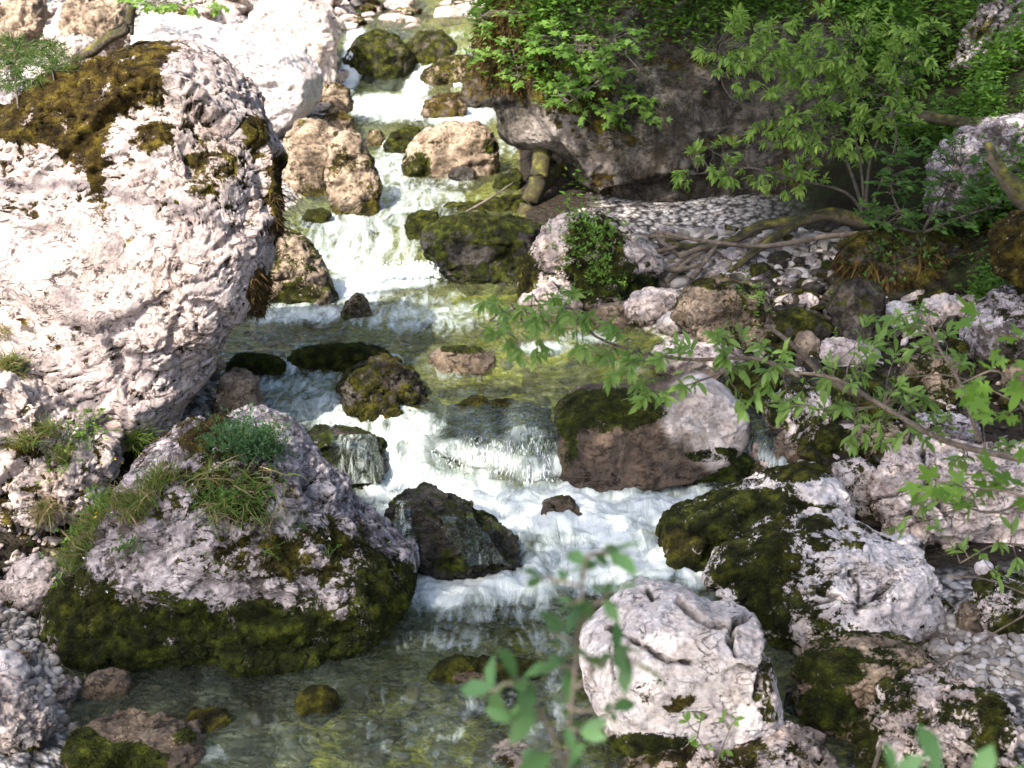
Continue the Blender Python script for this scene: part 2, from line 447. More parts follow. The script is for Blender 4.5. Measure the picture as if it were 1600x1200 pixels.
M['goldmoss'] = leaf_mat('rusty moss tuft', (0.03, 0.018, 0.005), (0.16, 0.11, 0.02), 0.2, 0.9)
def bark(name, a, b, moss=0.0):
    t = Nt(name); pos = t.n('ShaderNodeNewGeometry').outputs['Position']
    n = t.noise(pos, 9, 6, .65, 1.0); f = t.noise(pos, 60, 4, .6)
    c = t.mix(t.ramp(n, .35, .65), a, b)
    c = t.mix(t.ramp(f, .3, .6), t.mix(.5, c, (0.02, 0.016, 0.012)), c)
    if moss:
        mc, mh = moss_color(t, pos, 0.45)
        nz = t.n('ShaderNodeSeparateXYZ'); t.L(t.n('ShaderNodeNewGeometry').outputs['Normal'], nz.inputs[0])
        mk = t.math('ADD', t.math('MULTIPLY', nz.outputs[2], 0.35), t.noise(pos, 5, 5))
        c = t.mix(t.ramp(mk, 0.75 - moss * .35, 0.85 - moss * .35), c, mc)
    return t.done(t.principled(c, 0.85, t.bump(t.math('ADD', n, f), .8, .02)))
M['bark'] = bark('bark', (0.06, 0.05, 0.035), (0.17, 0.14, 0.11))
M['twig'] = bark('grey brown twig', (0.07, 0.052, 0.04), (0.20, 0.155, 0.125))
M['mossbark'] = bark('mossy bark', (0.05, 0.04, 0.025), (0.13, 0.10, 0.06), 0.8)
M['deadwood'] = bark('bleached driftwood', (0.07, 0.052, 0.038), (0.24, 0.19, 0.14), 0.0)
M['greendead'] = bark('mossy dead trunk', (0.015, 0.011, 0.004), (0.07, 0.052, 0.012), 0.5)
def flat(name, c, r=.6):
    t = Nt(name); pos = t.n('ShaderNodeNewGeometry').outputs['Position']
    return t.done(t.principled(t.mix(t.noise(pos, 90, 3), tuple(x * .75 for x in c), c), r))
M['petal'] = flat('white petal', (0.8, 0.8, 0.78)); M['yellow'] = flat('yellow petal', (0.75, 0.50, 0.01)); M['cut'] = flat('cut wood', (0.6, 0.42, 0.2))
def pebble_mat():
    t = Nt('pebbles'); pos = t.n('ShaderNodeNewGeometry').outputs['Position']
    r = t.attr('lv'); n = t.noise(pos, 40, 5, .6)
    c = t.mix(r, (0.11, 0.09, 0.07), (0.50, 0.46, 0.43))
    c = t.mix(t.math('MULTIPLY', n, .35), c, (0.12, 0.10, 0.08))
    w = t.attr('wet')
    c = t.mix(w, c, t.mix(1.0, c, (0.50, 0.45, 0.30), 'MULTIPLY'))
    return t.done(t.principled(c, t.math('SUBTRACT', .8, t.math('MULTIPLY', w, .5)), t.bump(n, .5, .01)))
M['pebble'] = pebble_mat()

# ------------------------------------------------------------------ ground and water
def grid(xs, ys):
    X, Y = np.meshgrid(xs, ys)
    nx, ny = len(xs), len(ys)
    i = np.arange(nx * ny).reshape(ny, nx)
    Q = np.stack([i[:-1, :-1], i[:-1, 1:], i[1:, 1:], i[1:, :-1]], -1).reshape(-1, 4)
    return X.ravel(), Y.ravel(), Q
def spaced(a, b, h0, k, c):
    """samples from a to b, spacing h0 near c growing with distance"""
    out = [c]; h = c
    while h < b: h += h0 + k * abs(h - c); out.append(h)
    h = c; lo = []
    while h > a: h -= h0 + k * abs(h - c); lo.append(h)
    return np.array(lo[::-1] + out)

gx = spaced(-70, 70, 0.06, 0.02, 0.0); gy = spaced(-20, 150, 0.06, 0.018, 9.0)
X, Y, Q = grid(gx, gy)
Z = G(X, Y)
zw = zW(X, Y)
dL, dR = xl(Y) - X, X - xr(Y)
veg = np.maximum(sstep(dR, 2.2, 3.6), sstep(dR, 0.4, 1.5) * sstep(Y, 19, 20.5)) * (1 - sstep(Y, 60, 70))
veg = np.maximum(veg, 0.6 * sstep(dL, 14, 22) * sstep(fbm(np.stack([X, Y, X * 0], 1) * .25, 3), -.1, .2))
Pg = np.stack([X, Y, X * 0], 1)
algae = np.clip(sstep(Y, 10.5, 12) * 1.1 + sstep(X, -2.4, -1.2) * 1.0, 0, 1)
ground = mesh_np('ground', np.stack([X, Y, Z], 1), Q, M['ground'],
                 attrs={'under': sstep(zw - Z, -0.02, 0.03), 'veg': veg, 'algae': algae, 'dirt_shade': sstep(X, 1.5, 1.8) * sstep(Y, 8.8, 9.2) * (1 - sstep(Y, 14.2, 14.8)) + sstep(Y, 16.2, 16.6) * (1 - sstep(Y, 22, 23)) * sstep(X, -.6, -.2) * (1 - sstep(X, 0.9, 1.2)) + sstep(-X, 2.6, 3.0) * sstep(Y, 8.6, 9.0) * (1 - sstep(Y, 13, 14))})  # middle dark patch is painted shade in the hollow under the overhang
tag(ground, kind='structure')

# foam patches: pixel centre, pixel radii, strength (turned into places on the water)
FO = [(700, 800, 150, 70, 1.0), (900, 800, 170, 55, 1.05), (1050, 800, 120, 50, .95), (620, 760, 80, 40, .95), (950, 870, 180, 60, .9),
      (760, 915, 150, 36, .85), (690, 925, 90, 34, .95), (1080, 880, 60, 40, 1.0), (645, 690, 50, 50, .78), (600, 745, 60, 40, .85), (770, 722, 110, 20, .55),
      (540, 640, 130, 45, .68), (470, 600, 90, 30, .52), (560, 690, 80, 26, .7), (620, 640, 40, 30, .7), (470, 490, 100, 20, .7), (540, 455, 90, 26, .85), (600, 440, 110, 18, .85),
      (560, 400, 120, 55, .58), (640, 430, 70, 14, .75), (660, 490, 150, 34, .55), (720, 470, 90, 30, .25), (560, 350, 110, 30, .6), (640, 310, 110, 40, .58),
      (700, 285, 70, 20, .45), (610, 260, 50, 60, .6), (640, 170, 110, 22, .9), (590, 160, 50, 15, 1.0), (720, 180, 60, 20, 1.0), (790, 230, 30, 20, .45),
      (650, 140, 22, 30, 1.1), (548, 110, 16, 60, 1.1), (733, 125, 14, 20, .9), (740, 85, 22, 30, .6), (700, 50, 60, 14, .3), (470, 545, 40, 10, .4),
      (850, 545, 60, 14, .6), (930, 530, 70, 12, .45), (990, 570, 60, 12, .35), (760, 1110, 100, 30, .30), (870, 1090, 30, 60, .5), (840, 1150, 60, 40, .38), (700, 1000, 190, 26, .33), (560, 1090, 140, 26, .30), (420, 1130, 90, 20, .27), (650, 1150, 160, 24, .3), (860, 1000, 80, 30, .38), (760, 960, 150, 20, .45),
      (330, 1180, 60, 14, .45), (990, 1010, 40, 40, .5), (450, 575, 18, 14, .8), (615, 565, 20, 14, .7), (700, 585, 50, 14, .4), (1080, 970, 70, 60, .5)]
wx = spaced(-7.5, 7.5, 0.022, 0.0035, -0.3)
wy = [5.0]
while wy[-1] < 75: wy.append(wy[-1] + (0.022 if wy[-1] < 12.3 else 0.03) + 0.0042 * max(0, wy[-1] - 14) + (-0.011 if 11.0 < wy[-1] < 11.8 else 0))
X, Y, Q = grid(wx, np.array(wy))
Z0 = zW(X, Y)
foam = np.zeros_like(X)
for px, py, rx, ry, a in FO:
    c = hit(px, py, zW); rX = rx * c[1] / F
    e1 = hit(px, py - ry, zW)[1] - c[1]; e2 = c[1] - hit(px, min(py + ry, 1290), zW)[1]
    rY = max(0.12, min(0.5 * (abs(e1) + abs(e2)), 3.0))
    q = ((X - c[0]) / rX) ** 2 + ((Y - c[1]) / rY) ** 2
    foam = np.maximum(foam, a * np.exp(-np.minimum(q, 9) ** 1.5 * 0.9))
slope = np.gradient(zW(np.zeros_like(wy) + 0.0, np.array(wy)), np.array(wy))
gyv = (zW(X, Y + 0.03) - zW(X, Y - 0.03)) / 0.06
fall = sstep(gyv, 0.75, 1.6)
foam = np.maximum(foam, fall * 0.64)
P = np.stack([X, Y, X * 0], 1)
fs = sstep(foam, 0.15, 0.9)
turb = fbm(P * (2.6, 2.0, 1), 5, gain=.5) * 0.15 + fbm(P * 7 + 5, 3, ridged=True) * 0.016
rip = fbm(P * (2.2, 3.4, 1) + 9, 4) * 0.045 + fbm(P * (5, 9, 1) + fbm(P * 2, 2)[:, None] * 1.5, 4, ridged=True, gain=.6) * 0.022
calm = 1 - 0.75 * sstep(-X, 1.2, 2.6) * (1 - sstep(Y, 10.5, 11.5))       # the quiet left bay
Z = Z0 + turb * fs * (1 - 0.5 * fall) * (1 - 0.6 * sstep(Y, 12.5, 16)) + rip * calm
# standing-water hump thickness on the falls: bulge the steep sheet with vertical ribs
rib = fbm(np.stack([X * 14, X * 0, Z0 * 1.2], 1), 3)
Yd = Y - fall * (0.03 + 0.03 * rib)
Gz = G(X, Y)
keep = (Z > Gz - 0.12)
kq = keep[Q].any(1) & (X[Q[:, 0]] < xr(Y[Q[:, 0]]) + 1.5)
Qk = Q[kq]; used = np.unique(Qk); remap = np.zeros(len(X), int); remap[used] = np.arange(len(used))
water = mesh_np('stream', np.stack([X, Yd, Z], 1)[used], remap[Qk], M['water'], attrs={'foam': foam[used], 'fall': fall[used], 'milk': (.34 - .14 * sstep(-X, 1.6, 3.0) + .07 * sstep(Y, 11.6, 12.6))[used]})
tag(water, kind='structure')
# ------------------------------------------------------------------ boulders
def rim(poly, c, n=360):
    P = np.array(poly, float) - c
    Q = np.roll(P, -1, 0)
    out = np.zeros(n)
    th = np.arange(n) / n * 2 * math.pi - math.pi
    for i, t in enumerate(th):
        d = np.array([math.cos(t), math.sin(t)])
        e = Q - P
        den = d[0] * e[:, 1] - d[1] * e[:, 0]
        den = np.where(np.abs(den) < 1e-9, 1e-9, den)
        r = (P[:, 0] * e[:, 1] - P[:, 1] * e[:, 0]) / den
        k = (P[:, 0] * d[1] - P[:, 1] * d[0]) / den
        ok = (k >= -1e-6) & (k <= 1 + 1e-6) & (r > 0)
        out[i] = r[ok].max() if ok.any() else 1.0
    kern = np.array([1, 2, 3, 2, 1.]) / 9
    ext = np.concatenate([out[-2:], out, out[:2]])
    return np.convolve(ext, kern, 'valid')

ROCKS = {}
def rock(name, label, poly, tone, D=None, base=None, th=0.8, moss=(-.2, .0, .0, .0), blobs=(), hue=0.15, wet=None, ext=0.3, seed=None,
         amp=1.0, cracks=(), res=1.0, boxy=0.62, pits=0.0, water=True, part=None, cat='boulder', group=None, lean=0.0, facets=7, pale=(), fct=1.0, lowk=1.0, medk=1.0, fine=1.0):
    global _k
    sd = seed if seed is not None else (sum(map(ord, label)) % 997)
    r = np.random.default_rng(sd)
    P0 = np.array(poly, float)
    x0, y0 = P0.min(0); x1, y1 = P0.max(0)
    h = y1 - y0; w = x1 - x0
    Pe = P0.copy()
    k = sstep(P0[:, 1], y1 - 0.35 * h, y1)
    Pe[:, 1] += k * ext * h
    c = np.array([(x0 + x1) / 2, (Pe[:, 1].min() + Pe[:, 1].max()) / 2])
    c = 0.5 * c + 0.5 * Pe.mean(0)
    if base is None: base = ((x0 + x1) / 2, y1)
    Tpx = th * 0.5 * min(w, 1.6 * h)
    if D is None:
        Yb = hit(base[0], base[1], S)[1]
        T = Tpx * Yb / F
        D = Yb + 0.72 * T
    d = ray(*c); C = np.array([0, 0, HC]) + d * (D / d[1])
    s = (D / d[1])                              # metres per pixel on the plane square to the view
    T = Tpx * s
    n = int(np.clip(max(w, h) / 3.6 * res, 10, 165))
    U, Qf = cube_sphere(n)
    U = U.copy()
    a = np.arctan2(-U[:, 2], U[:, 0])           # pixel-y is down
    rr = rim(Pe, c)
    f = (a + math.pi) / (2 * math.pi) * 360
    i0 = np.floor(f).astype(int) % 360; fr = f - np.floor(f)
    R = rr[i0] * (1 - fr) + rr[(i0 + 1) % 360] * fr
    rho = np.sqrt(U[:, 0] ** 2 + U[:, 2] ** 2)
    dep = -U[:, 1]                              # +1 towards the camera
    g = rho ** boxy
    # fracture faces cut into the front and back
    cut = np.ones(len(U))
    for j in range(facets):
        nn = r.normal(size=3); nn[1] *= 1.6; nn /= np.linalg.norm(nn)
        if abs(nn[1]) < 0.45: continue
        hh = r.uniform(0.62, 0.9)
        dt = U @ nn
        cut = np.minimum(cut, np.where(dt > 0.05, hh / np.maximum(dt, 0.05), 1.0))
    cut = 1 - (1 - cut) * 0.85
    dx = np.cos(a) * R * g * (1 - (1 - cut) * 0.25); dy = np.sin(a) * R * g * (1 - (1 - cut) * 0.25)
    dd = np.sign(dep) * np.abs(dep) ** 0.75 * cut
    up = np.array([0, math.sin(PITCH * .9), math.cos(PITCH * .9)])
    V = C + np.outer(dx * s, [1, 0, 0]) + np.outer(-dy * s, up) + np.outer(dd * T, [0, -1, 0])
    V[:, 1] += lean * (-dy * s)
    size = 0.5 * min(w, h) * s
    SP = V + r.uniform(-50, 50, 3)
    N = vnormals(V, Qf)
    low = fbm(SP / size * 0.9, 3) * 0.12 * size * lowk
    med = fbm(SP / size * 2.6, 4, ridged=True) * 0.055 * size
    _, e1, c1, t1 = worley(SP / size * np.array([1.1, 1.1, 1.5]) + low[:, None] / size, sd)
    _, e2, c2, t2 = worley(SP / size * np.array([2.9, 2.9, 3.8]) + med[:, None] * 3 / size, sd + 9)
    plate = ((c1 - .5) * .12 + t1 * .24) * size * sstep(e1, 0, .08) + ((c2 - .5) * .06 + t2 * .12) * size * sstep(e2, 0, .14)
    plate = plate * fct
    att = 0.35 + 0.65 * np.abs(dep)
    V = V + N * (low * att + (med * .6 * medk + plate * (.45 + .55 * np.abs(dep))) * amp)[:, None]
    # settle the body to its own outline: same width, same top, same foot
    q = project(V); ax, bx, ay, by = q[:, 0].min(), q[:, 0].max(), q[:, 1].min(), q[:, 1].max()
    sx = (x1 - x0) / (bx - ax); sy = (Pe[:, 1].max() - y0) / (by - ay)
    lx = (V - C)[:, 0] / s; ly = (V - C) @ up / s
    nx = (lx + c[0] - ax) * sx + x0 - c[0]; ny = (ly - (c[1] - ay)) * sy + (c[1] - y0)
    V = V + np.outer((nx - lx) * s, [1, 0, 0]) + np.outer((ny - ly) * s, up)
    N = vnormals(V, Qf)
    f2_ = fbm(SP * 5.0, 5, gain=.62); fr_ = fbm(SP * (9, 9, 13) + f2_[:, None] * .8, 4, gain=.72)
    _, e3, c3, t3 = worley(SP * (9, 9, 14) + f2_[:, None] * 1.5, sd + 3)
    sharp = (f2_ * 0.024 + fr_ * 0.012 + ((c3 - .5) * .014 + t3 * .024) * sstep(e3, 0, .2) * fct) * min(1.0, size / 0.25 + .25) * max(amp, .7) * fine
    pit = np.zeros(len(V))
    if pits:
        pn = fbm(SP * (4.5, 4.5, 8.0) + fbm(SP * 3, 2)[:, None] * .5, 4, ridged=True)
        pit = sstep(pn, 0.50, 0.72) * pits
        sharp = sharp - pit * 0.03
    crk = np.zeros(len(V))
    PX = project(V)                             # where each vertex sits in the front view
    wob = fbm(SP * 6, 3) * 6
    for pl, wd, dp in cracks:
        pl = np.array(pl, float); best = np.full(len(V), 1e9)
        for p, q in zip(pl[:-1], pl[1:]):
            e = q - p; t = np.clip(((PX + wob[:, None] - p) @ e) / (e @ e), 0, 1)
            best = np.minimum(best, np.linalg.norm(PX + wob[:, None] - p - t[:, None] * e, axis=1))
        wd = wd * 1.35; m = (1 - sstep(best, wd * .35, wd)) * (dep > -0.3)
        crk = np.maximum(crk, m); sharp = sharp - m * dp
    V = V + N * sharp[:, None]
    N = vnormals(V, Qf)
    zb = V[:, 2].min(); zl = zW(np.array([C[0]]), np.array([D - T]))[0]
    zg = S(np.array([C[0]]), np.array([D - 0.8 * T]))[0]
    hh = max(V[:, 2].max() - zg, 0.05)
    rel = (V[:, 2] - zg) / hh
    mb, mu, ml, mc = moss
    lown = fbm(SP * 1.1 / max(size, .25) * .6 + 7, 4)
    ms = mb + mu * sstep(N[:, 2], 0.15, 0.9) + ml * (1 - sstep(rel, 0.0, 0.42)) - mc * np.clip((f2_ + fr_ * .6) * 2.2, -1, 1) + 0.55 * lown + pit * 0.55
    hu = np.full(len(V), hue, float)
    for b in blobs:
        bx, by, br, ba = b[:4]
        brx, bry = br if isinstance(br, tuple) else (br, br)
        q = np.sqrt(((PX[:, 0] - bx) / brx) ** 2 + ((PX[:, 1] - by) / bry) ** 2) + lown * .35
        k = 1 - sstep(q, 0.5, 1.15)
        ms = ms + ba * k * (0.3 + .7 * (dep > -.6))
        if len(b) > 4: hu = hu * (1 - k) + b[4] * k
    pal = np.zeros(len(V))
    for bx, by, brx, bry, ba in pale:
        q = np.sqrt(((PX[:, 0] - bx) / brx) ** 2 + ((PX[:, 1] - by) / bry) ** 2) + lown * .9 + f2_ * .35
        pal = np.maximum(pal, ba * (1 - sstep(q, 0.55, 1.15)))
    # moss stands proud of the stone
    mm = sstep(ms + 0.0, 0.35, 0.7)
    mt = (0.018 + 0.026 * fbm(SP * 11, 3) + 0.006 * fbm(SP * 45, 2)) * mm * min(1, size / .2) * (.5 if hue > .8 else 1)
    V = V + N * mt[:, None]
    if wet is None:
        wv = (1 - sstep(V[:, 2] - zW(V[:, 0], V[:, 1]) + 0.12 * f2_, 0.05, 0.24)) * (1.0 if water else 0.0)
    else:
        wv = np.clip(wet + (1 - sstep(V[:, 2] - zW(V[:, 0], V[:, 1]) + .12 * f2_, 0.05, 0.24)), 0, 1) * np.ones(len(V))
    wv = wv * (1 - pal)
    org = np.array([C[0], C[1], min(zg, C[2])])
    o = mesh_np(name, V, Qf, M[tone], attrs={'moss': ms, 'hue': hu, 'wet': wv, 'crack': crk, 'pale': pal}, origin=org)
    tag(o, label, cat, group)
    ROCKS[label] = dict(o=o, V=V, N=N, PX=PX, dep=dep, C=C, D=D, T=T, moss=ms)
    return o
def on_rock(label, px, py):
    """a point of the rock's front surface near this place of its outline, and its normal"""
    k = ROCKS[label]
    d = ray(px, py); d = d / np.linalg.norm(d)
    W = k['V'] - np.array([0, 0, HC]); t = W @ d
    q = np.linalg.norm(W - t[:, None] * d, axis=1) / t
    near = q < max(0.0035, q.min() * 1.3)
    i = np.where(near)[0]; i = i[np.argmin(t[i])]
    return k['V'][i], k['N'][i]

G_ = 'giant pale boulder filling the left side, its top capped with golden brown moss'
rock('giant_boulder', G_, [(-260, 150), (-120, 190), (0, 165), (60, 118), (130, 78), (200, 58), (255, 58), (300, 68), (340, 92), (372, 130), (403, 168), (428, 205), (443, 240), (449, 275),
     (449, 320), (440, 355), (432, 385), (424, 425), (412, 465), (392, 500), (365, 525), (345, 560), (318, 596), (292, 628), (268, 668), (230, 705), (170, 735), (80, 740), (-100, 730), (-260, 600)],
     'giant', D=11.8, th=.55, ext=0.0, fct=.8, moss=(-.42, .0, .0, .14), pits=1.2, hue=.9, boxy=.45, amp=.7, facets=3, lowk=.4, medk=.12, fine=.75,
     blobs=[(20, 175, (90, 60), 1.2, .85), (110, 170, (110, 90), 1.3, .9), (200, 120, (90, 70), 1.3, .9), (130, 235, (50, 55), 1.0, .9), (235, 215, (42, 34), .9, .9), (40, 205, (60, 30), .9, .8),
            (270, 170, (50, 60), .42, .7), (400, 205, (28, 34), 1.0, .9), (440, 300, (26, 85), 1.2, .6), (405, 455, (26, 50), 1.0, .55), (330, 265, (60, 45), .5, .7), (300, 310, (30, 25), .5, .8),
            (260, 76, (70, 18), .8, .9), (340, 90, (30, 12), .8, .9), (150, 275, (18, 30), .8, .9), (300, 110, (60, 40), -.8), (355, 250, (90, 150), .30, .7), (250, 420, (160, 80), -.2), (90, 20, 20, .2), (40, 480, 50, .2)])
rock('crumbly_boulder', 'low crumbly pinkish outcrop with grass tufts under the giant left boulder', [(-90, 600), (-20, 570), (40, 590), (90, 660), (150, 690), (200, 690), (195, 735), (160, 780), (120, 800), (80, 825), (30, 850), (-20, 872), (-90, 880)],
     'pink', D=10.2, th=.8, ext=.0, moss=(-.2, .1, .1, .3), hue=.7, pits=1.0, blobs=[(60, 700, (60, 30), .5, .6), (30, 800, 60, .35, .7)], amp=1.4, facets=10)
B3 = 'large lavender grey boulder with grass and a leafy cushion on top, lower left'
rock('mossy_boulder', B3, [(60, 962), (66, 935), (100, 885), (118, 842), (150, 800), (188, 748), (240, 705), (290, 672), (330, 648), (385, 634), (425, 636), (465, 662), (492, 705), (520, 745), (552, 785),
     (582, 830), (612, 865), (642, 890), (656, 912), (632, 950), (545, 975), (440, 992), (330, 1003), (200, 1003), (110, 992)],
     'lav', base=(330, 1003), th=.72, ext=.16, moss=(-.12, .0, .25, .22), pits=.9, hue=.25, boxy=.6, facets=5, amp=1.0, fct=.6, lowk=.5,
     blobs=[(350, 1010, (350, 88), 1.0, .15), (600, 930, (70, 80), .9, .2), (540, 840, (60, 50), .5, .5), (360, 760, (90, 75), .8, .45), (335, 672, (38, 30), 1.1, .9), (300, 690, 26, .9, .9),
            (240, 790, (60, 30), .4, .5), (130, 940, (70, 60), .9, .3), (380, 870, (120, 40), .45, .55), (480, 870, (80, 60), .5, .6), (470, 700, (40, 45), -.7), (540, 800, (22, 40), -.4), (300, 905, (60, 25), -.3)])
rock('lobed_rock', 'two lobed mossy rock beside the white gravel at the left edge', [(-4, 925), (18, 880), (58, 862), (92, 872), (100, 905), (80, 935), (40, 955), (5, 952)], 'pink', base=(40, 957), moss=(.05, .2, .2, .2), hue=.35)
rock('left_bank_boulder', 'pink boulder cut off by the bottom left corner', [(-60, 1050), (0, 1052), (32, 1075), (62, 1110), (88, 1150), (106, 1200), (106, 1290), (-60, 1290)], 'pink', base=(40, 1255), D=7.0, th=.8, ext=0,
     moss=(-.3, 0, .2, .2), hue=.5, pits=.7, blobs=[(40, 1190, (60, 45), .45, .5)])
rock('flat_rock', 'flat topped pink rock with a thick green moss front at the bottom left', [(98, 1135), (130, 1122), (200, 1118), (270, 1116), (308, 1132), (322, 1160), (300, 1190), (265, 1235), (110, 1240), (98, 1190)], 'tan', D=7.05, th=1.0, ext=.1,
     moss=(-.5, -.1, 0, .1), hue=.2, blobs=[(130, 1170, (45, 42), 1.6, .2), (200, 1195, (85, 45), 1.6, .2), (290, 1150, (26, 18), 1.2, .2)])
rock('submerged_mossy_stone', 'half submerged olive moss stone beside the flat topped rock', [(285, 1125), (300, 1106), (330, 1104), (352, 1115), (364, 1132), (340, 1140), (305, 1140)], 'dark', base=(325, 1140), moss=(.9, .2, 0, 0), hue=.5)
rock('pool_stone', 'pale rounded stone standing in the shallow left bay', [(126, 1082), (132, 1060), (150, 1049), (175, 1043), (196, 1050), (206, 1068), (200, 1085), (165, 1090), (135, 1090)], 'tan', base=(165, 1090), moss=(-.9, 0, 0, 0), facets=9)
rock('jagged_stone', 'jagged blue grey stone at the edge of the white gravel', [(72, 1098), (88, 1075), (106, 1058), (122, 1066), (126, 1080), (110, 1096), (90, 1102)], 'lav', base=(98, 1102), moss=(-.9, 0, 0, 0), amp=2.2)
rock('edge_stone', 'smooth white stone at the left edge above the corner boulder', [(-20, 1020), (10, 1015), (36, 1030), (48, 1052), (40, 1072), (0, 1078), (-25, 1070)], 'white', base=(15, 1078), moss=(-.9, 0, 0, 0), amp=.5)
rock('tan_stone', 'small tan stone on the white gravel shore, left', [(14, 1030), (24, 1014), (42, 1014), (52, 1026), (48, 1040), (24, 1042)], 'tan', base=(33, 1042), moss=(-.9, 0, 0, 0))
rock('submerged_mossy_stone', 'round olive moss stone barely breaking the water in the lower pool', [(462, 1100), (472, 1080), (500, 1071), (520, 1083), (532, 1106), (505, 1116), (474, 1112)], 'dark', base=(500, 1114), moss=(.9, .2, 0, 0), hue=.45)
rock('submerged_flat_rock', 'long low mossy rock breaking the lower pool', [(668, 1058), (688, 1036), (720, 1025), (780, 1030), (835, 1036), (845, 1056), (790, 1066), (700, 1070)], 'tan', base=(755, 1068), th=.6, moss=(.75, .2, 0, 0), hue=.3, blobs=[(735, 1058, (24, 10), -1.5)])
W12 = 'large pale cracked boulder standing in the lower pool'
rock('cracked_boulder', W12, [(905, 1045), (912, 995), (948, 955), (985, 914), (1035, 904), (1090, 908), (1112, 930), (1160, 942), (1192, 958), (1204, 1000), (1216, 1055), (1224, 1105), (1205, 1140),
     (1140, 1150), (1060, 1178), (990, 1170), (935, 1140), (912, 1095)], 'white', base=(1040, 1178), th=.85, ext=.12, boxy=.5, moss=(-.75, 0, .0, .05), hue=.3, amp=.5, facets=6, fine=.7,
     blobs=[(1000, 1165, (110, 26), 1.7, .2), (1035, 1085, (62, 40), .95, .7), (1090, 1110, (60, 26), .8, .7), (1200, 1080, (34, 90), 1.0, .4), (950, 975, (14, 10), .9, .7), (985, 1000, (36, 10), .8, .7)],  # right flank moss blob also paints that side's shade
     cracks=[([(1062, 938), (1085, 960), (1110, 975), (1140, 975), (1168, 962)], 6, .09), ([(1145, 975), (1140, 1000), (1150, 1020)], 5, .06), ([(948, 980), (985, 998), (1010, 1012), (1045, 1032), (1080, 1036)], 4, .06),
             ([(1205, 1000), (1195, 1040), (1185, 1090)], 7, .05), ([(1010, 918), (1020, 935)], 4, .04), ([(950, 1010), (958, 1060)], 2.5, .03), ([(1155, 1040), (1175, 1050), (1200, 1048)], 3, .04)])
rock('small_pale_boulder', 'small pale boulder with a dark moss patch at the bottom edge by the blurred sapling', [(735, 1215), (768, 1168), (798, 1154), (830, 1162), (850, 1188), (852, 1260), (738, 1260)], 'white', D=6.95, ext=0, moss=(-.6, 0, 0, .1), hue=.6, blobs=[(785, 1195, (26, 20), 1, .6)])
rock('speckled_boulder', 'broad speckled pink boulder along the bottom edge right of the middle', [(930, 1230), (1000, 1172), (1050, 1142), (1088, 1126), (1130, 1132), (1180, 1116), (1230, 1119), (1272, 1150), (1312, 1188), (1338, 1290), (925, 1290)], 'pink', D=6.9, th=.8, ext=0,
     moss=(-.2, 0, .1, .25), pits=.8, hue=.5, boxy=.7, blobs=[(1070, 1185, (60, 40), .6, .6), (1180, 1180, (70, 40), .5, .5), (1000, 1190, 40, .4, .5), (1260, 1180, 40, .4, .5)])
rock('layered_boulder', 'ledged boulder striped with green moss in the bottom right corner', [(1330, 1185), (1340, 1125), (1368, 1068), (1400, 1045), (1460, 1040), (1530, 1050), (1578, 1076), (1592, 1110), (1582, 1145), (1605, 1200), (1605, 1290), (1325, 1290)], 'pink', D=6.95, th=.85, ext=0,
     moss=(.1, .3, .05, .45), hue=.3, amp=1.6, boxy=.62, blobs=[(1400, 1080, (40, 35), .5, .3), (1520, 1110, (60, 40), .4, .4), (1360, 1180, (35, 50), .5, .25), (1545, 1160, (50, 40), .4, .3)])
rock('stick_boulder', 'mossy boulder under the broken stick, lower right', [(1243, 1045), (1262, 1016), (1300, 1002), (1350, 988), (1400, 994), (1442, 1008), (1464, 1030), (1450, 1080), (1380, 1120), (1330, 1132), (1275, 1134), (1240, 1105)], 'tan', base=(1340, 1134), th=.8, ext=.15,
     moss=(.25, .2, .1, .3), hue=.22, blobs=[(1300, 1045, (65, 30), .8, .25), (1300, 1105, (60, 35), .8, .1), (1360, 1005, (50, 10), -.7), (1350, 1090, (25, 26), -.7)])
B17 = 'big white boulder veined with dark moss right of the foaming pool'
rock('veined_boulder', B17, [(1098, 895), (1128, 850), (1180, 825), (1232, 800), (1290, 797), (1330, 810), (1390, 828), (1436, 838), (1455, 870), (1466, 910), (1484, 945), (1470, 966), (1432, 985), (1380, 990),
     (1340, 985), (1290, 1005), (1225, 998), (1170, 965), (1125, 925)], 'white', base=(1270, 1005), th=.85, ext=.15, boxy=.55, moss=(.1, .0, .2, .5), hue=.35,
     blobs=[(1180, 890, (80, 80), .75, .25), (1240, 820, (80, 28), .6, .4), (1290, 850, (60, 14), .5, .4), (1270, 890, (50, 50), .35, .5), (1240, 970, (110, 40), .6, .2), (1400, 890, (70, 50), -.7), (1400, 960, (60, 20), -.5, .5)],
     cracks=[([(1390, 905), (1370, 930), (1345, 950)], 4, .05), ([(1300, 935), (1260, 950)], 4, .04), ([(1330, 895), (1345, 920), (1340, 960)], 4, .03), ([(1250, 925), (1300, 930), (1350, 950)], 3, .03)])
rock('sloping_boulder', 'wedge shaped boulder with a thick dark green moss slope above the foaming pool', [(1022, 855), (1040, 818), (1098, 785), (1160, 760), (1210, 735), (1258, 721), (1300, 733), (1330, 760), (1337, 800), (1300, 820), (1230, 850), (1160, 870), (1110, 885), (1050, 868)], 'white', base=(1080, 878), th=.8, ext=.2,
     moss=(-.15, .1, .2, .2), hue=.3, blobs=[(1150, 830, (190, 95), 1.1, .2), (1250, 738, (70, 18), 1.0, .4), (1060, 850, (40, 30), .6, .5), (1285, 770, (40, 20), -1.2)])
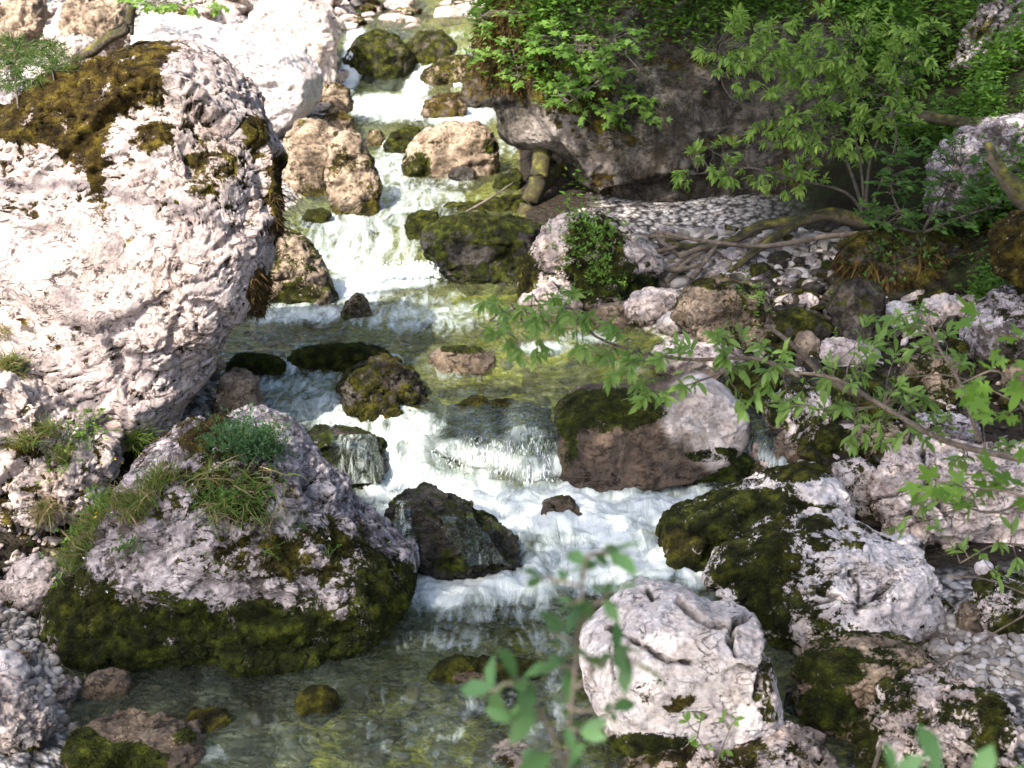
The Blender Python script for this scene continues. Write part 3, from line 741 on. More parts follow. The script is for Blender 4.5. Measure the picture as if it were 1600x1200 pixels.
rock('craggy_boulder', 'large craggy pink boulder at the right edge behind the maple leaves', [(1343, 800), (1345, 760), (1370, 720), (1410, 694), (1470, 680), (1550, 678), (1680, 690), (1680, 900), (1560, 880), (1500, 870), (1440, 845), (1395, 838), (1360, 825)], 'pink', D=9.9, th=.8, ext=.1,
     moss=(-.45, .0, .1, .2), pits=.8, hue=.5, amp=1.5, facets=10, cracks=[([(1440, 700), (1450, 760), (1490, 820)], 5, .05), ([(1350, 790), (1420, 760), (1450, 760)], 3, .03)])
B20 = 'large smooth wet brown and pale boulder right of the waterfall lip'
rock('smooth_boulder', B20, [(862, 690), (870, 642), (900, 614), (960, 603), (1020, 612), (1060, 600), (1102, 580), (1140, 604), (1168, 640), (1172, 680), (1155, 705), (1080, 725), (1000, 740), (930, 752), (880, 750), (860, 730)], 'wetbrown', base=(940, 752), th=.85, ext=.25,
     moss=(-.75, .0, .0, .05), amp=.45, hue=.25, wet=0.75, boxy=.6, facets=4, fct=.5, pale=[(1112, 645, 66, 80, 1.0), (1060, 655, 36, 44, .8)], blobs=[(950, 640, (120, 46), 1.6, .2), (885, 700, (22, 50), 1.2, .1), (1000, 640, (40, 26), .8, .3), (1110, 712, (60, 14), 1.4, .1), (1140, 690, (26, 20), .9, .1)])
rock('low_mossy_rock', 'dark green moss bank at the foot of the smooth brown boulder', [(995, 742), (1035, 722), (1095, 706), (1150, 698), (1178, 718), (1150, 745), (1060, 752)], 'dark', D=11.25, moss=(.7, .2, .1, .1), hue=.1)
rock('pyramid_rock', 'little pyramid rock alone in the upper pool', [(530, 492), (540, 472), (556, 457), (566, 462), (578, 484), (584, 494), (556, 500)], 'tan', base=(556, 498), th=.9, moss=(.25, .2, .1, .2), hue=.35, boxy=.85)
rock('brown_rock', 'brown moss covered rock parting the current above the waterfall', [(527, 605), (540, 576), (575, 559), (620, 557), (646, 580), (668, 605), (671, 628), (640, 642), (590, 645), (540, 630)], 'dark', base=(600, 642), th=.9, moss=(.45, .1, .1, .35), hue=.5, amp=1.5, facets=9)
rock('weir_rock', 'long rounded green moss rock in the middle of the weir', [(446, 566), (460, 545), (500, 537), (560, 537), (600, 545), (610, 562), (570, 572), (500, 582), (455, 578)], 'dark', base=(525, 579), th=.5, moss=(.9, .2, .1, 0), hue=.25)
rock('weir_rock', 'short rounded green moss rock at the left end of the weir', [(352, 570), (375, 552), (415, 552), (443, 562), (447, 580), (415, 588), (365, 584)], 'dark', base=(400, 586), th=.6, moss=(.9, .2, .1, 0), hue=.2)
rock('weir_rock', 'low tan rock with a dark moss cap at the right end of the weir', [(664, 575), (672, 552), (700, 541), (740, 541), (775, 556), (770, 575), (720, 580)], 'tan', base=(720, 580), th=.6, moss=(-.3, .3, 0, .2), hue=.2, blobs=[(720, 545, (45, 9), .9, .2)])
rock('veiled_rock', 'black wet rock with water veiling it left of the main falls', [(474, 690), (480, 668), (515, 664), (562, 668), (598, 690), (613, 728), (592, 748), (555, 762), (538, 765), (512, 738), (488, 705)], 'dark', base=(560, 758), th=.8, moss=(.2, .2, 0, .2), hue=.1, wet=.9)
rock('fall_ledge', 'dark green ledge under the glassy lip of the waterfall', [(672, 670), (690, 640), (740, 622), (800, 622), (868, 640), (876, 690), (868, 752), (780, 752), (700, 745), (680, 710)], 'dark', D=11.85, th=.38, ext=.1, moss=(.8, .4, -.3, .2), hue=.45, wet=.8, cat='rock ledge')
rock('splashed_rock', 'big dark wet rock in the white water below the falls', [(600, 795), (620, 766), (655, 754), (700, 767), (742, 790), (782, 820), (812, 850), (823, 886), (780, 890), (730, 884), (690, 894), (650, 887), (620, 852), (604, 822)], 'dark', base=(700, 892), th=.8, ext=.3, moss=(.2, .2, 0, .25), hue=.12, wet=.85, amp=1.2)
rock('foam_stone', 'small rounded stone poking out of the foam', [(845, 800), (850, 782), (872, 773), (895, 780), (910, 800), (905, 815), (860, 815)], 'tan', base=(878, 814), moss=(0, .2, 0, .1), wet=.8)
rock('upright_rock', 'upright tan rock tucked under the right flank of the giant boulder', [(330, 662), (338, 605), (350, 576), (385, 574), (408, 590), (411, 625), (408, 665), (385, 690), (335, 690)], 'tan', D=11.6, th=1, moss=(-.6, .1, 0, .1), hue=.6, boxy=.5)
rock('cave_stone', 'small pale stone resting on top of the upright tan rock', [(323, 568), (330, 557), (345, 560), (354, 572), (346, 582), (330, 578)], 'tan', D=11.7, moss=(-.9, 0, 0, 0), ext=0)
rock('cave_rock', 'dark rock in the hollow below the giant boulder', [(250, 650), (280, 590), (320, 570), (345, 590), (345, 650), (330, 700), (260, 710)], 'dark', D=12.4, th=.8, moss=(0, 0, 0, .2), water=False)
rock('grey_ledge_rock', 'small grey rock with moss wedged behind the lavender boulder', [(190, 745), (235, 700), (270, 668), (295, 650), (320, 655), (312, 690), (270, 740), (215, 790)], 'lav', D=9.6, moss=(0, .35, 0, .2), hue=.85, ext=0)
rock('stream_boulder', 'dappled tan and moss boulder behind the right edge of the giant boulder', [(418, 462), (420, 400), (432, 358), (458, 356), (482, 376), (502, 406), (528, 452), (512, 465), (470, 472)], 'tan', base=(480, 472), moss=(.15, .2, .45, .3), hue=.3)
rock('left_bank_boulder', 'sunlit pale boulder with a mossy foot at the left stream bank', [(440, 328), (438, 215), (462, 186), (500, 184), (538, 205), (540, 255), (528, 315), (490, 328)], 'tan', base=(490, 330), D=18.6, moss=(-.1, .25, .5, .3), hue=.6)
rock('left_bank_boulder', 'moss striped boulder leaning into the stream beside the sunlit pale one', [(505, 270), (512, 215), (540, 203), (566, 215), (583, 245), (599, 290), (596, 320), (560, 332), (520, 325)], 'tan', base=(560, 332), moss=(.2, .25, .3, .3), hue=.6, blobs=[(545, 305, (40, 18), -.7)])
rock('small_mossy_stone', 'small green moss stone at the water edge under the left bank boulders', [(470, 345), (482, 328), (505, 325), (518, 335), (505, 346)], 'dark', base=(494, 347), moss=(.9, 0, 0, 0), hue=.3)
rock('midstream_boulder', 'broad tan boulder with dark moss streaks in the middle of the upper stream', [(628, 268), (636, 238), (654, 206), (698, 188), (748, 187), (770, 203), (781, 235), (777, 262), (740, 274), (690, 274)], 'tan', base=(700, 275), th=.8, moss=(-.25, 0, .1, .25), hue=.3, blobs=[(650, 258, (30, 26), 1.1, .25), (700, 225, (50, 14), .45, .3), (765, 228, (14, 18), .8, .2)])
rock('dark_stone', 'small dark stone in front of the midstream tan boulder', [(700, 276), (706, 262), (725, 257), (742, 264), (745, 282), (715, 284)], 'dark', base=(722, 284), moss=(0, 0, 0, 0))
rock('small_mossy_stone', 'green moss stone touching the left side of the midstream tan boulder', [(600, 228), (612, 207), (635, 197), (656, 200), (652, 225), (630, 240), (605, 240)], 'dark', base=(625, 240), moss=(.7, .2, 0, 0), hue=.25)
rock('small_mossy_stone', 'tiny wet moss stone at the left end of the upper rapids', [(570, 222), (576, 204), (592, 202), (602, 215), (596, 226)], 'tan', base=(586, 227), moss=(.3, .2, 0, 0), hue=.6)
rock('blocking_boulder', 'largest of the dark moss boulders damming the top of the stream', [(534, 95), (555, 60), (590, 46), (625, 55), (655, 95), (648, 135), (605, 154), (556, 150)], 'dark', D=28.6, th=.8, moss=(.5, .3, 0, .2), hue=.25, ext=.15)
rock('blocking_boulder', 'upper of the dark moss boulders damming the top of the stream', [(628, 75), (655, 50), (692, 47), (716, 70), (712, 98), (670, 118), (640, 110)], 'dark', D=29.0, th=.8, moss=(.5, .3, 0, .2), hue=.3, ext=.3)
rock('blocking_boulder', 'right of the dark moss boulders damming the top of the stream, half sunlit', [(650, 140), (662, 112), (692, 92), (732, 85), (748, 108), (738, 138), (700, 152), (660, 155)], 'tan', D=28.0, th=.8, moss=(.4, .3, 0, .2), hue=.45, ext=.2)
rock('yellow_mossy_stone', 'yellow green stone in the rapids above the midstream boulder', [(656, 178), (664, 160), (690, 147), (715, 146), (731, 168), (728, 182), (690, 184)], 'tan', base=(692, 184), moss=(.4, .3, 0, .1), hue=.8)
rock('brown_stone', 'brown stone at the foot of the overhanging cliff beside the rapids', [(715, 150), (722, 125), (745, 118), (768, 132), (770, 162), (745, 170)], 'dark', base=(742, 170), moss=(.2, .2, 0, .2), hue=.8)
rock('far_mossy_stone', 'domed green moss stone on the far pool behind the dam boulders', [(660, 48), (668, 28), (696, 17), (716, 28), (724, 48), (690, 54)], 'dark', D=36, moss=(.8, .3, 0, 0), hue=.5)
rock('far_mossy_stone', 'low dark stone left of the domed moss stone on the far pool', [(646, 50), (656, 37), (676, 36), (690, 48), (670, 54)], 'dark', D=35, moss=(.3, .2, 0, 0), hue=.3)
rock('far_stone', 'small pointed moss stone on the left of the far pool', [(592, 42), (602, 25), (614, 30), (620, 42), (605, 46)], 'dark', D=36, moss=(.4, .2, 0, 0), hue=.4)
rock('far_stone', 'small flat moss stone in the middle of the far pool', [(618, 42), (626, 30), (642, 30), (650, 41), (634, 45)], 'tan', D=36.5, moss=(.3, .2, 0, 0), hue=.5)
rock('sunlit_slab', 'huge smooth white slab blazing in the sun behind the giant boulder', [(200, 90), (208, 35), (235, 20), (290, 28), (345, 42), (420, 60), (468, 78), (505, 118), (503, 158), (480, 190), (445, 215), (380, 260), (250, 250)], 'white', D=21.5, th=1.1, ext=0, moss=(-.8, 0, 0, 0), amp=.4, boxy=.7, water=False)
rock('sunlit_boulder', 'pinkish sunlit boulder with a split plank like streak above the white slab', [(372, 48), (398, 15), (430, -10), (485, -18), (520, 10), (534, 60), (530, 112), (505, 128), (470, 105), (430, 70)], 'pink', D=27, th=.8, moss=(-.4, .2, .1, .3), hue=.6)
rock('green_tinted_stone', 'upper yellow green stone between the white slab and the rapids', [(486, 168), (496, 138), (525, 130), (550, 142), (553, 168), (525, 182)], 'tan', D=23.5, moss=(.2, .3, 0, .2), hue=.8)
rock('green_tinted_stone', 'lower yellow green stone between the white slab and the rapids', [(494, 205), (505, 182), (530, 174), (553, 184), (556, 205), (520, 216)], 'tan', D=21.5, moss=(.2, .3, 0, .2), hue=.8)
far = [('far_boulder', 'tan boulder with a dark cleft in the top left corner', [(-20, 60), (0, 10), (40, -12), (72, 0), (80, 40), (50, 66), (10, 70)], 'tan', 24),
       ('far_boulder', 'pale boulder between the corner boulder and the branch stub', [(70, 95), (82, 66), (120, 52), (152, 62), (168, 95), (130, 118)], 'pink', 21),
       ('far_boulder', 'cracked tan boulder under the top edge left of the branch stub', [(90, 45), (98, 5), (140, -18), (195, -12), (212, 25), (190, 60), (140, 66)], 'tan', 26),
       ('far_boulder', 'white rounded boulder behind the spruce saplings', [(20, 140), (40, 100), (80, 92), (110, 115), (100, 150), (60, 160)], 'white', 18.5),
       ('far_boulder', 'pale boulder above the white slab with bright leaves over it', [(292, 38), (300, 12), (325, 2), (350, 10), (354, 34), (330, 46)], 'white', 29),
       ('far_boulder', 'small grey boulder left of the pinkish sunlit boulder', [(352, 45), (360, 28), (385, 25), (402, 40), (395, 58), (366, 56)], 'lav', 27.5),
       ('far_boulder', 'sunlit boulder at the top edge right of the pinkish one', [(530, 40), (536, 5), (570, -12), (598, 5), (596, 36), (560, 48)], 'pink', 38),
       ('far_boulder', 'pale stone at the left of the far pool', [(520, 60), (530, 42), (560, 38), (575, 52), (560, 70)], 'tan', 34),
       ('far_boulder', 'white boulder under the top edge above the dam boulders', [(612, 18), (630, -8), (668, -10), (684, 10), (664, 24)], 'white', 42),
       ('far_boulder', 'small white boulder beside the mossy cliff top at the far bank', [(688, 20), (700, 2), (728, -2), (742, 12), (734, 26)], 'pink', 42),
       ('far_boulder', 'pale boulder behind the branch stub', [(216, 30), (225, 5), (255, -10), (285, 2), (290, 28), (250, 40)], 'tan', 31),
       ('far_boulder', 'grey boulder low behind the giant boulder at the left edge', [(-20, 165), (-5, 120), (25, 108), (50, 130), (40, 175)], 'lav', 16.5)]
for nm, lb, pl, tn, D in far:
    rock(nm, lb, pl, tn, D=D, moss=(-.35, .3, .1, .35), hue=.7, th=.9, group='sunlit boulders on the far left bank', amp=1.4, water=False)

CL = 'huge dark overhanging boulder topped with saplings and undergrowth, upper right'
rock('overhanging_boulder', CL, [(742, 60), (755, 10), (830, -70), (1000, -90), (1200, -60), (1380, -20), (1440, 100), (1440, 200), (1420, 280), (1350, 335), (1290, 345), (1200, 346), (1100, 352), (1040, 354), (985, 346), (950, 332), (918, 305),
     (885, 278), (862, 250), (830, 240), (795, 232), (778, 214), (770, 180), (757, 150), (741, 112)], 'cliff', D=18.6, th=.5, ext=0.0, moss=(-.2, .8, .0, .3), hue=.75, pale=[(850, 215, 60, 45, .28), (930, 290, 45, 45, .22)], pits=.5, boxy=.42, amp=.7, facets=3, fct=.7, lowk=.6,  # pale patches paint the light on its tan left face
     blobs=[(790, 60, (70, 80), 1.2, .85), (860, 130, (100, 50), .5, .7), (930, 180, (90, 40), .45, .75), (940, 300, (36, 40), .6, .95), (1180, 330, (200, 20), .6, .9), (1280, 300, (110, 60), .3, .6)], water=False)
rock('cave_wall', 'black damp rock deep under the overhanging boulder', [(840, 240), (900, 260), (1000, 330), (1040, 350), (1040, 420), (900, 420), (840, 380)], 'dark', D=19.2, th=.3, moss=(.2, 0, 0, 0), water=False, ext=.1)  # near-black colour stands in for the hollow's shade
rock('wet_slab', 'grey wet slab with moss rim at the pool edge below the dead trunk', [(655, 378), (664, 352), (690, 336), (740, 332), (800, 335), (845, 345), (850, 385), (832, 422), (790, 437), (730, 432), (685, 412)], 'dark', base=(760, 437), th=.7, moss=(.3, .3, 0, .2), hue=.2, wet=.7, amp=.8, blobs=[(740, 345, (80, 14), .8, .25), (680, 395, (18, 14), .8, .2), (770, 385, (50, 22), .4, .2), (740, 395, (45, 20), -.5)])
rock('small_mossy_stone', 'round green moss stone left of the grey wet slab', [(634, 352), (642, 336), (662, 329), (684, 334), (682, 355), (662, 370), (640, 366)], 'dark', base=(658, 370), moss=(.9, .1, 0, 0), hue=.25)
rock('mossy_shelf', 'dark moss shelf behind the grey wet slab', [(665, 345), (700, 322), (745, 320), (800, 305), (842, 310), (848, 340), (760, 350)], 'dark', D=17.6, moss=(.8, .1, 0, 0), hue=.3)
rock('small_mossy_stone', 'dark stone between the dead trunk and the rapids', [(770, 290), (782, 272), (806, 264), (815, 280), (808, 296), (785, 300)], 'dark', D=18.6, moss=(.7, 0, 0, 0), hue=.2)
P43 = 'rounded boulder with pale flanks and a green plant mat, under the overhang'
rock('plant_topped_boulder', P43, [(808, 445), (828, 392), (848, 345), (888, 324), (942, 324), (982, 350), (1012, 376), (1038, 408), (1024, 440), (965, 466), (900, 472), (838, 462)], 'pink', base=(920, 472), th=.8, moss=(.15, .15, .3, .35), hue=.3,
     blobs=[(930, 400, (60, 70), .7, .25), (826, 430, (16, 40), 1.0, .5), (1000, 450, (60, 20), .7, .1), (1000, 385, (26, 22), -.8), (870, 365, (24, 26), -.5), (960, 440, (60, 24), .6, .1)])
rock('split_stone', 'cracked rusty pink stone at the right shore of the upper pool', [(808, 468), (835, 447), (868, 431), (892, 442), (915, 474), (906, 488), (850, 494), (815, 486)], 'pink', base=(860, 493), moss=(-.8, 0, 0, 0), amp=1.3, cracks=[([(868, 440), (882, 458), (898, 464)], 3, .03), ([(898, 464), (880, 482)], 3, .03)])
rock('shore_stone', 'flat tan stone right of the cracked rusty pink stone', [(918, 492), (930, 478), (968, 472), (1005, 480), (1018, 498), (1000, 512), (940, 510)], 'tan', base=(965, 512), moss=(-.7, 0, 0, .1))
rock('shore_stone', 'pale stone with dark moss below, beside the plant topped boulder', [(972, 478), (985, 460), (1015, 448), (1050, 450), (1070, 466), (1062, 490), (1010, 500), (980, 495)], 'pink', base=(1020, 502), moss=(-.2, 0, .5, .1), hue=.2)
rock('shore_stone', 'smooth pale wedge stone in front of the dark mossy boulder', [(1024, 508), (1045, 490), (1072, 479), (1090, 488), (1086, 508), (1050, 518)], 'white', base=(1055, 518), moss=(-.9, 0, 0, 0), amp=.5)
rock('mossy_boulder', 'dark boulder with moss streaks and one pale cheek on the right bank', [(1048, 500), (1058, 456), (1090, 434), (1150, 430), (1196, 448), (1222, 500), (1212, 542), (1160, 548), (1100, 528)], 'tan', base=(1150, 548), moss=(.2, .2, .4, .3), hue=.35, amp=1.2, blobs=[(1095, 470, (34, 28), -.9), (1085, 440, (40, 10), .8, .4)])
rb = [('dark_stone', 'dark stone below the pebble bank, left of the broken stub', [(1165, 440), (1172, 414), (1195, 410), (1218, 425), (1212, 446)], 'dark', .3),
      ('dark_stone', 'black mossy stone behind the broken grey stub', [(1205, 520), (1215, 490), (1260, 482), (1300, 505), (1290, 535), (1230, 540)], 'dark', .6),
      ('pale_stone', 'small pale stone under the driftwood stick', [(1240, 480), (1248, 462), (1268, 457), (1280, 468), (1276, 486), (1255, 488)], 'pink', -.8),
      ('brown_boulder', 'brown stained boulder under the mossy ledge', [(1290, 480), (1306, 440), (1350, 434), (1384, 450), (1382, 500), (1350, 542), (1308, 525)], 'cliff', .1),
      ('pale_stone', 'grey rounded stone left of the pinkish pair under the ledge', [(1374, 500), (1380, 478), (1405, 470), (1432, 478), (1438, 498), (1405, 510)], 'white', -.9),
      ('pale_stone', 'pinkish creased stone between grey and speckled stones under the ledge', [(1434, 500), (1445, 470), (1480, 459), (1512, 470), (1518, 495), (1480, 510)], 'pink', -.7),
      ('speckled_boulder', 'brown speckled boulder at the right edge under the ledge', [(1500, 530), (1512, 480), (1545, 450), (1585, 445), (1660, 470), (1660, 575), (1560, 570), (1515, 555)], 'lav', .15),
      ('flat_stone', 'flat pale stone with moss underside in the middle of the right bank rubble', [(1276, 555), (1284, 532), (1325, 527), (1362, 534), (1378, 552), (1350, 568), (1300, 568)], 'pink', -.2),
      ('pale_stone', 'rusty pale stone right of the broken grey stub', [(1236, 550), (1244, 522), (1265, 515), (1282, 528), (1280, 552), (1258, 558)], 'tan', -.4),
      ('dark_stone', 'dark gap stone behind the branch leaves', [(1010, 560), (1025, 535), (1070, 522), (1130, 530), (1165, 548), (1160, 580), (1100, 590), (1040, 585)], 'pink', -.3),
      ('mossy_stone', 'pale and moss stone behind the hanging branch leaves', [(1188, 680), (1196, 628), (1235, 602), (1295, 608), (1312, 655), (1290, 690), (1230, 695)], 'pink', .3),
      ('tan_stone', 'tan rounded stone with a green side by the side channel', [(1196, 706), (1206, 682), (1232, 674), (1258, 678), (1276, 698), (1266, 718), (1225, 722)], 'tan', -.5),
      ('tan_stone', 'little angular pink stone left of the tan rounded one', [(1172, 706), (1176, 690), (1190, 686), (1200, 698), (1196, 708)], 'pink', -.9),
      ('mossy_stone', 'low mossy stone below the little angular pink one', [(1165, 738), (1170, 715), (1195, 704), (1220, 716), (1218, 736), (1190, 744)], 'tan', .2),
      ('brown_stone', 'small brown stone by the side channel', [(1240, 720), (1248, 708), (1264, 706), (1274, 716), (1262, 726)], 'tan', -.8),
      ('mossy_stone', 'round green moss stone right of the tan side channel stone', [(1272, 692), (1282, 670), (1310, 662), (1332, 676), (1330, 700), (1295, 706)], 'dark', .8),
      ('pale_stone', 'moss dotted white stone behind the sloping mossy boulder', [(1300, 750), (1308, 722), (1345, 712), (1372, 726), (1372, 765), (1350, 800), (1318, 780)], 'white', .1),
      ('tan_boulder', 'warm tan boulder at the right edge between the maple leaves', [(1566, 600), (1572, 575), (1600, 562), (1650, 570), (1650, 635), (1590, 632)], 'tan', -.7),
      ('mossy_stone', 'moss dark stone far right behind the branch', [(1400, 600), (1412, 560), (1460, 548), (1500, 560), (1510, 610), (1450, 625)], 'tan', .2),
      ('mossy_stone', 'dark stone below the flat pale stone in the rubble', [(1290, 620), (1310, 580), (1360, 572), (1400, 590), (1402, 640), (1340, 650)], 'dark', .4),
      ('pale_stone', 'pale creased stone in the gravel right of the veined boulder', [(1488, 985), (1495, 955), (1510, 938), (1530, 942), (1535, 975), (1515, 990)], 'tan', -.7),
      ('pale_stone', 'small white egg shaped stone near the right edge', [(1522, 890), (1525, 878), (1538, 873), (1550, 880), (1548, 892), (1534, 896)], 'white', -.9),
      ('mossy_stone', 'mossy cream stone at the right edge above the gravel', [(1515, 960), (1520, 915), (1550, 898), (1600, 900), (1650, 930), (1650, 990), (1560, 985)], 'white', .4),
      ('pale_stone', 'tan wedge stone at the foot of the veined boulder', [(1400, 1000), (1410, 975), (1440, 962), (1468, 975), (1480, 1000), (1440, 1012)], 'tan', -.9),
      ('brown_stone', 'small brown pebble like stone beside the gravel, lower right', [(1402, 1004), (1408, 992), (1422, 990), (1430, 1000), (1418, 1008)], 'tan', -.9),
      ('dark_stone', 'wet dark stone between the cracked and the mossy boulders', [(1222, 1100), (1228, 1075), (1250, 1068), (1262, 1085), (1255, 1105)], 'dark', 0),
      ('mossy_stone', 'green stone filling the gap behind the rusty pale stone', [(1120, 600), (1135, 575), (1180, 560), (1220, 580), (1225, 620), (1170, 630)], 'dark', .5),
      ('pale_stone', 'pale boulder half hidden by the branch above the craggy boulder', [(1420, 690), (1430, 650), (1480, 640), (1530, 655), (1540, 690), (1480, 705)], 'lav', -.2),
      ('mossy_stone', 'mossy rubble stone just under the middle of the hanging branch', [(1330, 700), (1345, 665), (1390, 655), (1420, 675), (1410, 710), (1360, 720)], 'tan', .3)]
for nm, lb, pl, tn, mb in rb:
    rock(nm, lb, pl, tn, moss=(mb + .05, .15, .2, .35), hue=.3, th=.95, group='loose stones of the right bank', ext=.45)
rock('mossy_ledge', 'thick mossy ledge with brown hanging moss below the shrub, right', [(1308, 420), (1310, 380), (1340, 362), (1400, 358), (1480, 360), (1550, 375), (1580, 400), (1572, 440), (1520, 455), (1440, 462), (1370, 458), (1325, 445)], 'cliff', D=14.6, th=.8, ext=0, moss=(.35, .3, .3, .15), hue=.75, water=False)
rock('bright_mossy_boulder', 'small boulder of glowing yellow green moss at the right edge', [(1548, 390), (1556, 352), (1590, 330), (1650, 335), (1650, 450), (1600, 455), (1560, 430)], 'tan', D=12.5, th=.8, moss=(.9, .2, 0, 0), hue=.75, ext=0, water=False)
rock('crag', 'white scarred dark crag in the top right corner', [(1475, 110), (1485, 50), (1520, 20), (1570, -20), (1680, -30), (1680, 190), (1560, 185), (1500, 160)], 'lav', D=18, th=.6, ext=0, moss=(0, .2, .1, .3), amp=2, hue=.5, facets=12, water=False, pits=.8)
rock('grey_bank_boulder', 'grey lichened boulder at the right edge below the old log', [(1440, 330), (1452, 270), (1495, 215), (1550, 175), (1620, 165), (1680, 180), (1680, 360), (1520, 380)], 'lav', D=15.6, th=.6, ext=0, moss=(-.1, .2, .1, .2), hue=.5, water=False)
rock('grey_bank_boulder', 'grey boulder showing through the shrub stems', [(1385, 330), (1395, 240), (1420, 200), (1460, 205), (1470, 270), (1455, 340)], 'lav', D=17.0, th=.6, ext=0, moss=(.0, .2, .1, .2), hue=.5, water=False)
# ------------------------------------------------------------------ pebbles and gravel (nobody could count them)
def patch(corners, n, s0, s1, fn=G):
    """random places in the ground quad under four pixels; sizes s0..s1"""
    C = [hit(px, py, fn)[:2] for px, py in corners]
    u, v = rng.random(n), rng.random(n)
    P = (np.outer((1 - u) * (1 - v), C[0]) + np.outer(u * (1 - v), C[1]) + np.outer(u * v, C[2]) + np.outer((1 - u) * v, C[3]))
    s = s0 * (s1 / s0) ** (rng.random(n) ** 1.8)
    return P, s
def pebbles(name, patches, label=None, n=3, sink=.25, mat='pebble', sharp=1.0):
    P = np.concatenate([p for p, s in patches]); s = np.concatenate([s for p, s in patches]); m = len(P)
    U, Qf = cube_sphere(n)
    vars_ = []
    for k in range(8):
        r = np.random.default_rng(k); f = np.ones(len(U))
        for j in range(int(7 * sharp)):
            nn = r.normal(size=3); nn /= np.linalg.norm(nn); dt = U @ nn
            f = np.minimum(f, np.where(dt > .1, r.uniform(.62 - .2 * (sharp - 1), .9 - .12 * (sharp - 1)) / np.maximum(dt, .1), 1))
        vars_.append(U * f[:, None] * (1, r.uniform(.6, .9), r.uniform(.45, .7)))
    vs = np.array(vars_)[rng.integers(0, 8, m)] * s[:, None, None]
    a = rng.uniform(0, 6.28, m); c, sn = np.cos(a)[:, None], np.sin(a)[:, None]
    x, y, z = vs[..., 0], vs[..., 1], vs[..., 2]
    t = rng.normal(0, .25, m)[:, None]
    z2 = z + x * t
    V = np.stack([x * c - y * sn, x * sn + y * c, z2], -1)
    V[..., 0] += P[:, :1]; V[..., 1] += P[:, 1:2]
    zg = G(P[:, 0], P[:, 1]); V[..., 2] += (zg + s * (.5 - sink))[:, None]
    lv = np.repeat(rng.random(m) ** (1.5 if mat == 'pebble' else .8), len(U))
    Vf = V.reshape(-1, 3)
    wet = 1 - sstep(Vf[:, 2] - zW(Vf[:, 0], Vf[:, 1]), 0.01, 0.05)
    F_ = (Qf[None] + (np.arange(m) * len(U))[:, None, None]).reshape(-1, 4)
    ms = np.repeat(rng.uniform(-.5, .8, m), len(U))
    o = mesh_np(name, Vf, F_, M[mat], attrs={'lv': lv, 'wet': wet, 'moss': ms, 'hue': np.clip(lv, .1, .6)})
    return tag(o, label, 'gravel', kind='stuff')
pebbles('gravel', [patch([(-40, 960), (120, 985), (190, 1120), (-40, 1150)], 1700, .012, .055), patch([(60, 1010), (420, 1010), (480, 1110), (60, 1140)], 1500, .015, .06)],
        'pale gravel shore in the lower left and the pebble bed of the clear bay')
pebbles('gravel', [patch([(1040, 362), (1330, 358), (1330, 440), (1030, 450)], 2300, .015, .12)], 'grey white pebble bank under the overhanging boulder')
pebbles('rubble', [patch([(1040, 362), (1330, 358), (1330, 440), (1030, 450)], 90, .08, .22)], 'broken stones mixed into the pebble bank', n=7, mat='lav', sharp=2)
pebbles('gravel', [patch([(1380, 985), (1680, 960), (1680, 1100), (1400, 1070)], 1500, .012, .06)], 'white gravel patch in the lower right')
pebbles('rubble', [patch([(1000, 470), (1600, 430), (1620, 780), (1150, 760)], 420, .05, .20), patch([(1140, 400), (1340, 410), (1340, 500), (1140, 500)], 110, .06, .22)],
        'dark mossy broken stones filling the gaps between the right bank boulders', n=9, mat='dark', sharp=2)
pebbles('rubble', [patch([(1000, 470), (1600, 430), (1620, 780), (1150, 760)], 330, .04, .15), patch([(1140, 400), (1340, 410), (1340, 500), (1140, 500)], 60, .05, .18), patch([(-60, 850), (100, 850), (60, 960), (-80, 960)], 120, .03, .12)],
        'pale broken stones strewn between the bank boulders', n=8, mat='pink', sharp=2)
pebbles('rubble', [patch([(-20, 60), (520, 40), (520, 200), (-20, 200)], 500, .05, .4), patch([(-100, -10), (760, -10), (760, 40), (-100, 60)], 500, .08, .7)],
        'sunlit bleached rubble of the far left bank', n=8, mat='pink', sharp=2)
pebbles('stream_bed_stones', [patch([(300, 620), (1150, 640), (900, 470), (360, 480)], 260, .04, .14, zW), patch([(400, 1200), (900, 1200), (900, 950), (300, 1010)], 220, .03, .14, zW)],
        'stones of the stream bed seen through the water', n=6, sharp=1.6)

# ------------------------------------------------------------------ leaves, twigs and wood
LEAF = {
    'oval': (np.array([(0, 0, 0), (.3, .19, .04), (.3, -.19, .04), (.66, .22, .02), (.66, -.22, .02), (1, 0, -.12), (.3, 0, 0), (.66, 0, -.03)]),
             np.array([(0, 6, 1), (0, 2, 6), (6, 7, 3), (6, 3, 1), (6, 2, 4), (6, 4, 7), (7, 5, 3), (7, 4, 5)])),
    'dia': (np.array([(0, 0, 0), (.5, .24, .05), (1, 0, -.05), (.5, -.24, .05)]), np.array([(0, 2, 1), (0, 3, 2)])),
    'needle': (np.array([(0, 0, 0), (.5, .04, 0), (1, 0, -.05), (.5, -.04, 0)]), np.array([(0, 2, 1), (0, 3, 2)])),
}
LEAF['willow'] = (LEAF['oval'][0] * (1, .68, 1.2), LEAF['oval'][1])
_m = [(0, 0, 0)]
for ang, r in [(-150, .30), (-115, .52), (-95, .30), (-62, .82), (-50, .60), (-38, .74), (-28, .42), (-12, .80), (0, 1.05), (12, .80), (28, .42), (38, .74), (50, .60), (62, .82), (95, .30), (115, .52), (150, .30)]:
    _m.append((r * math.cos(math.radians(ang)), r * math.sin(math.radians(ang)), -.10 * r * r))
LEAF['maple'] = (np.array(_m) * .62 + (.35, 0, 0), np.array([(0, i, i + 1) for i in range(1, 17)]))
def norm(v): return v / (np.linalg.norm(v, axis=-1, keepdims=True) + 1e-9)
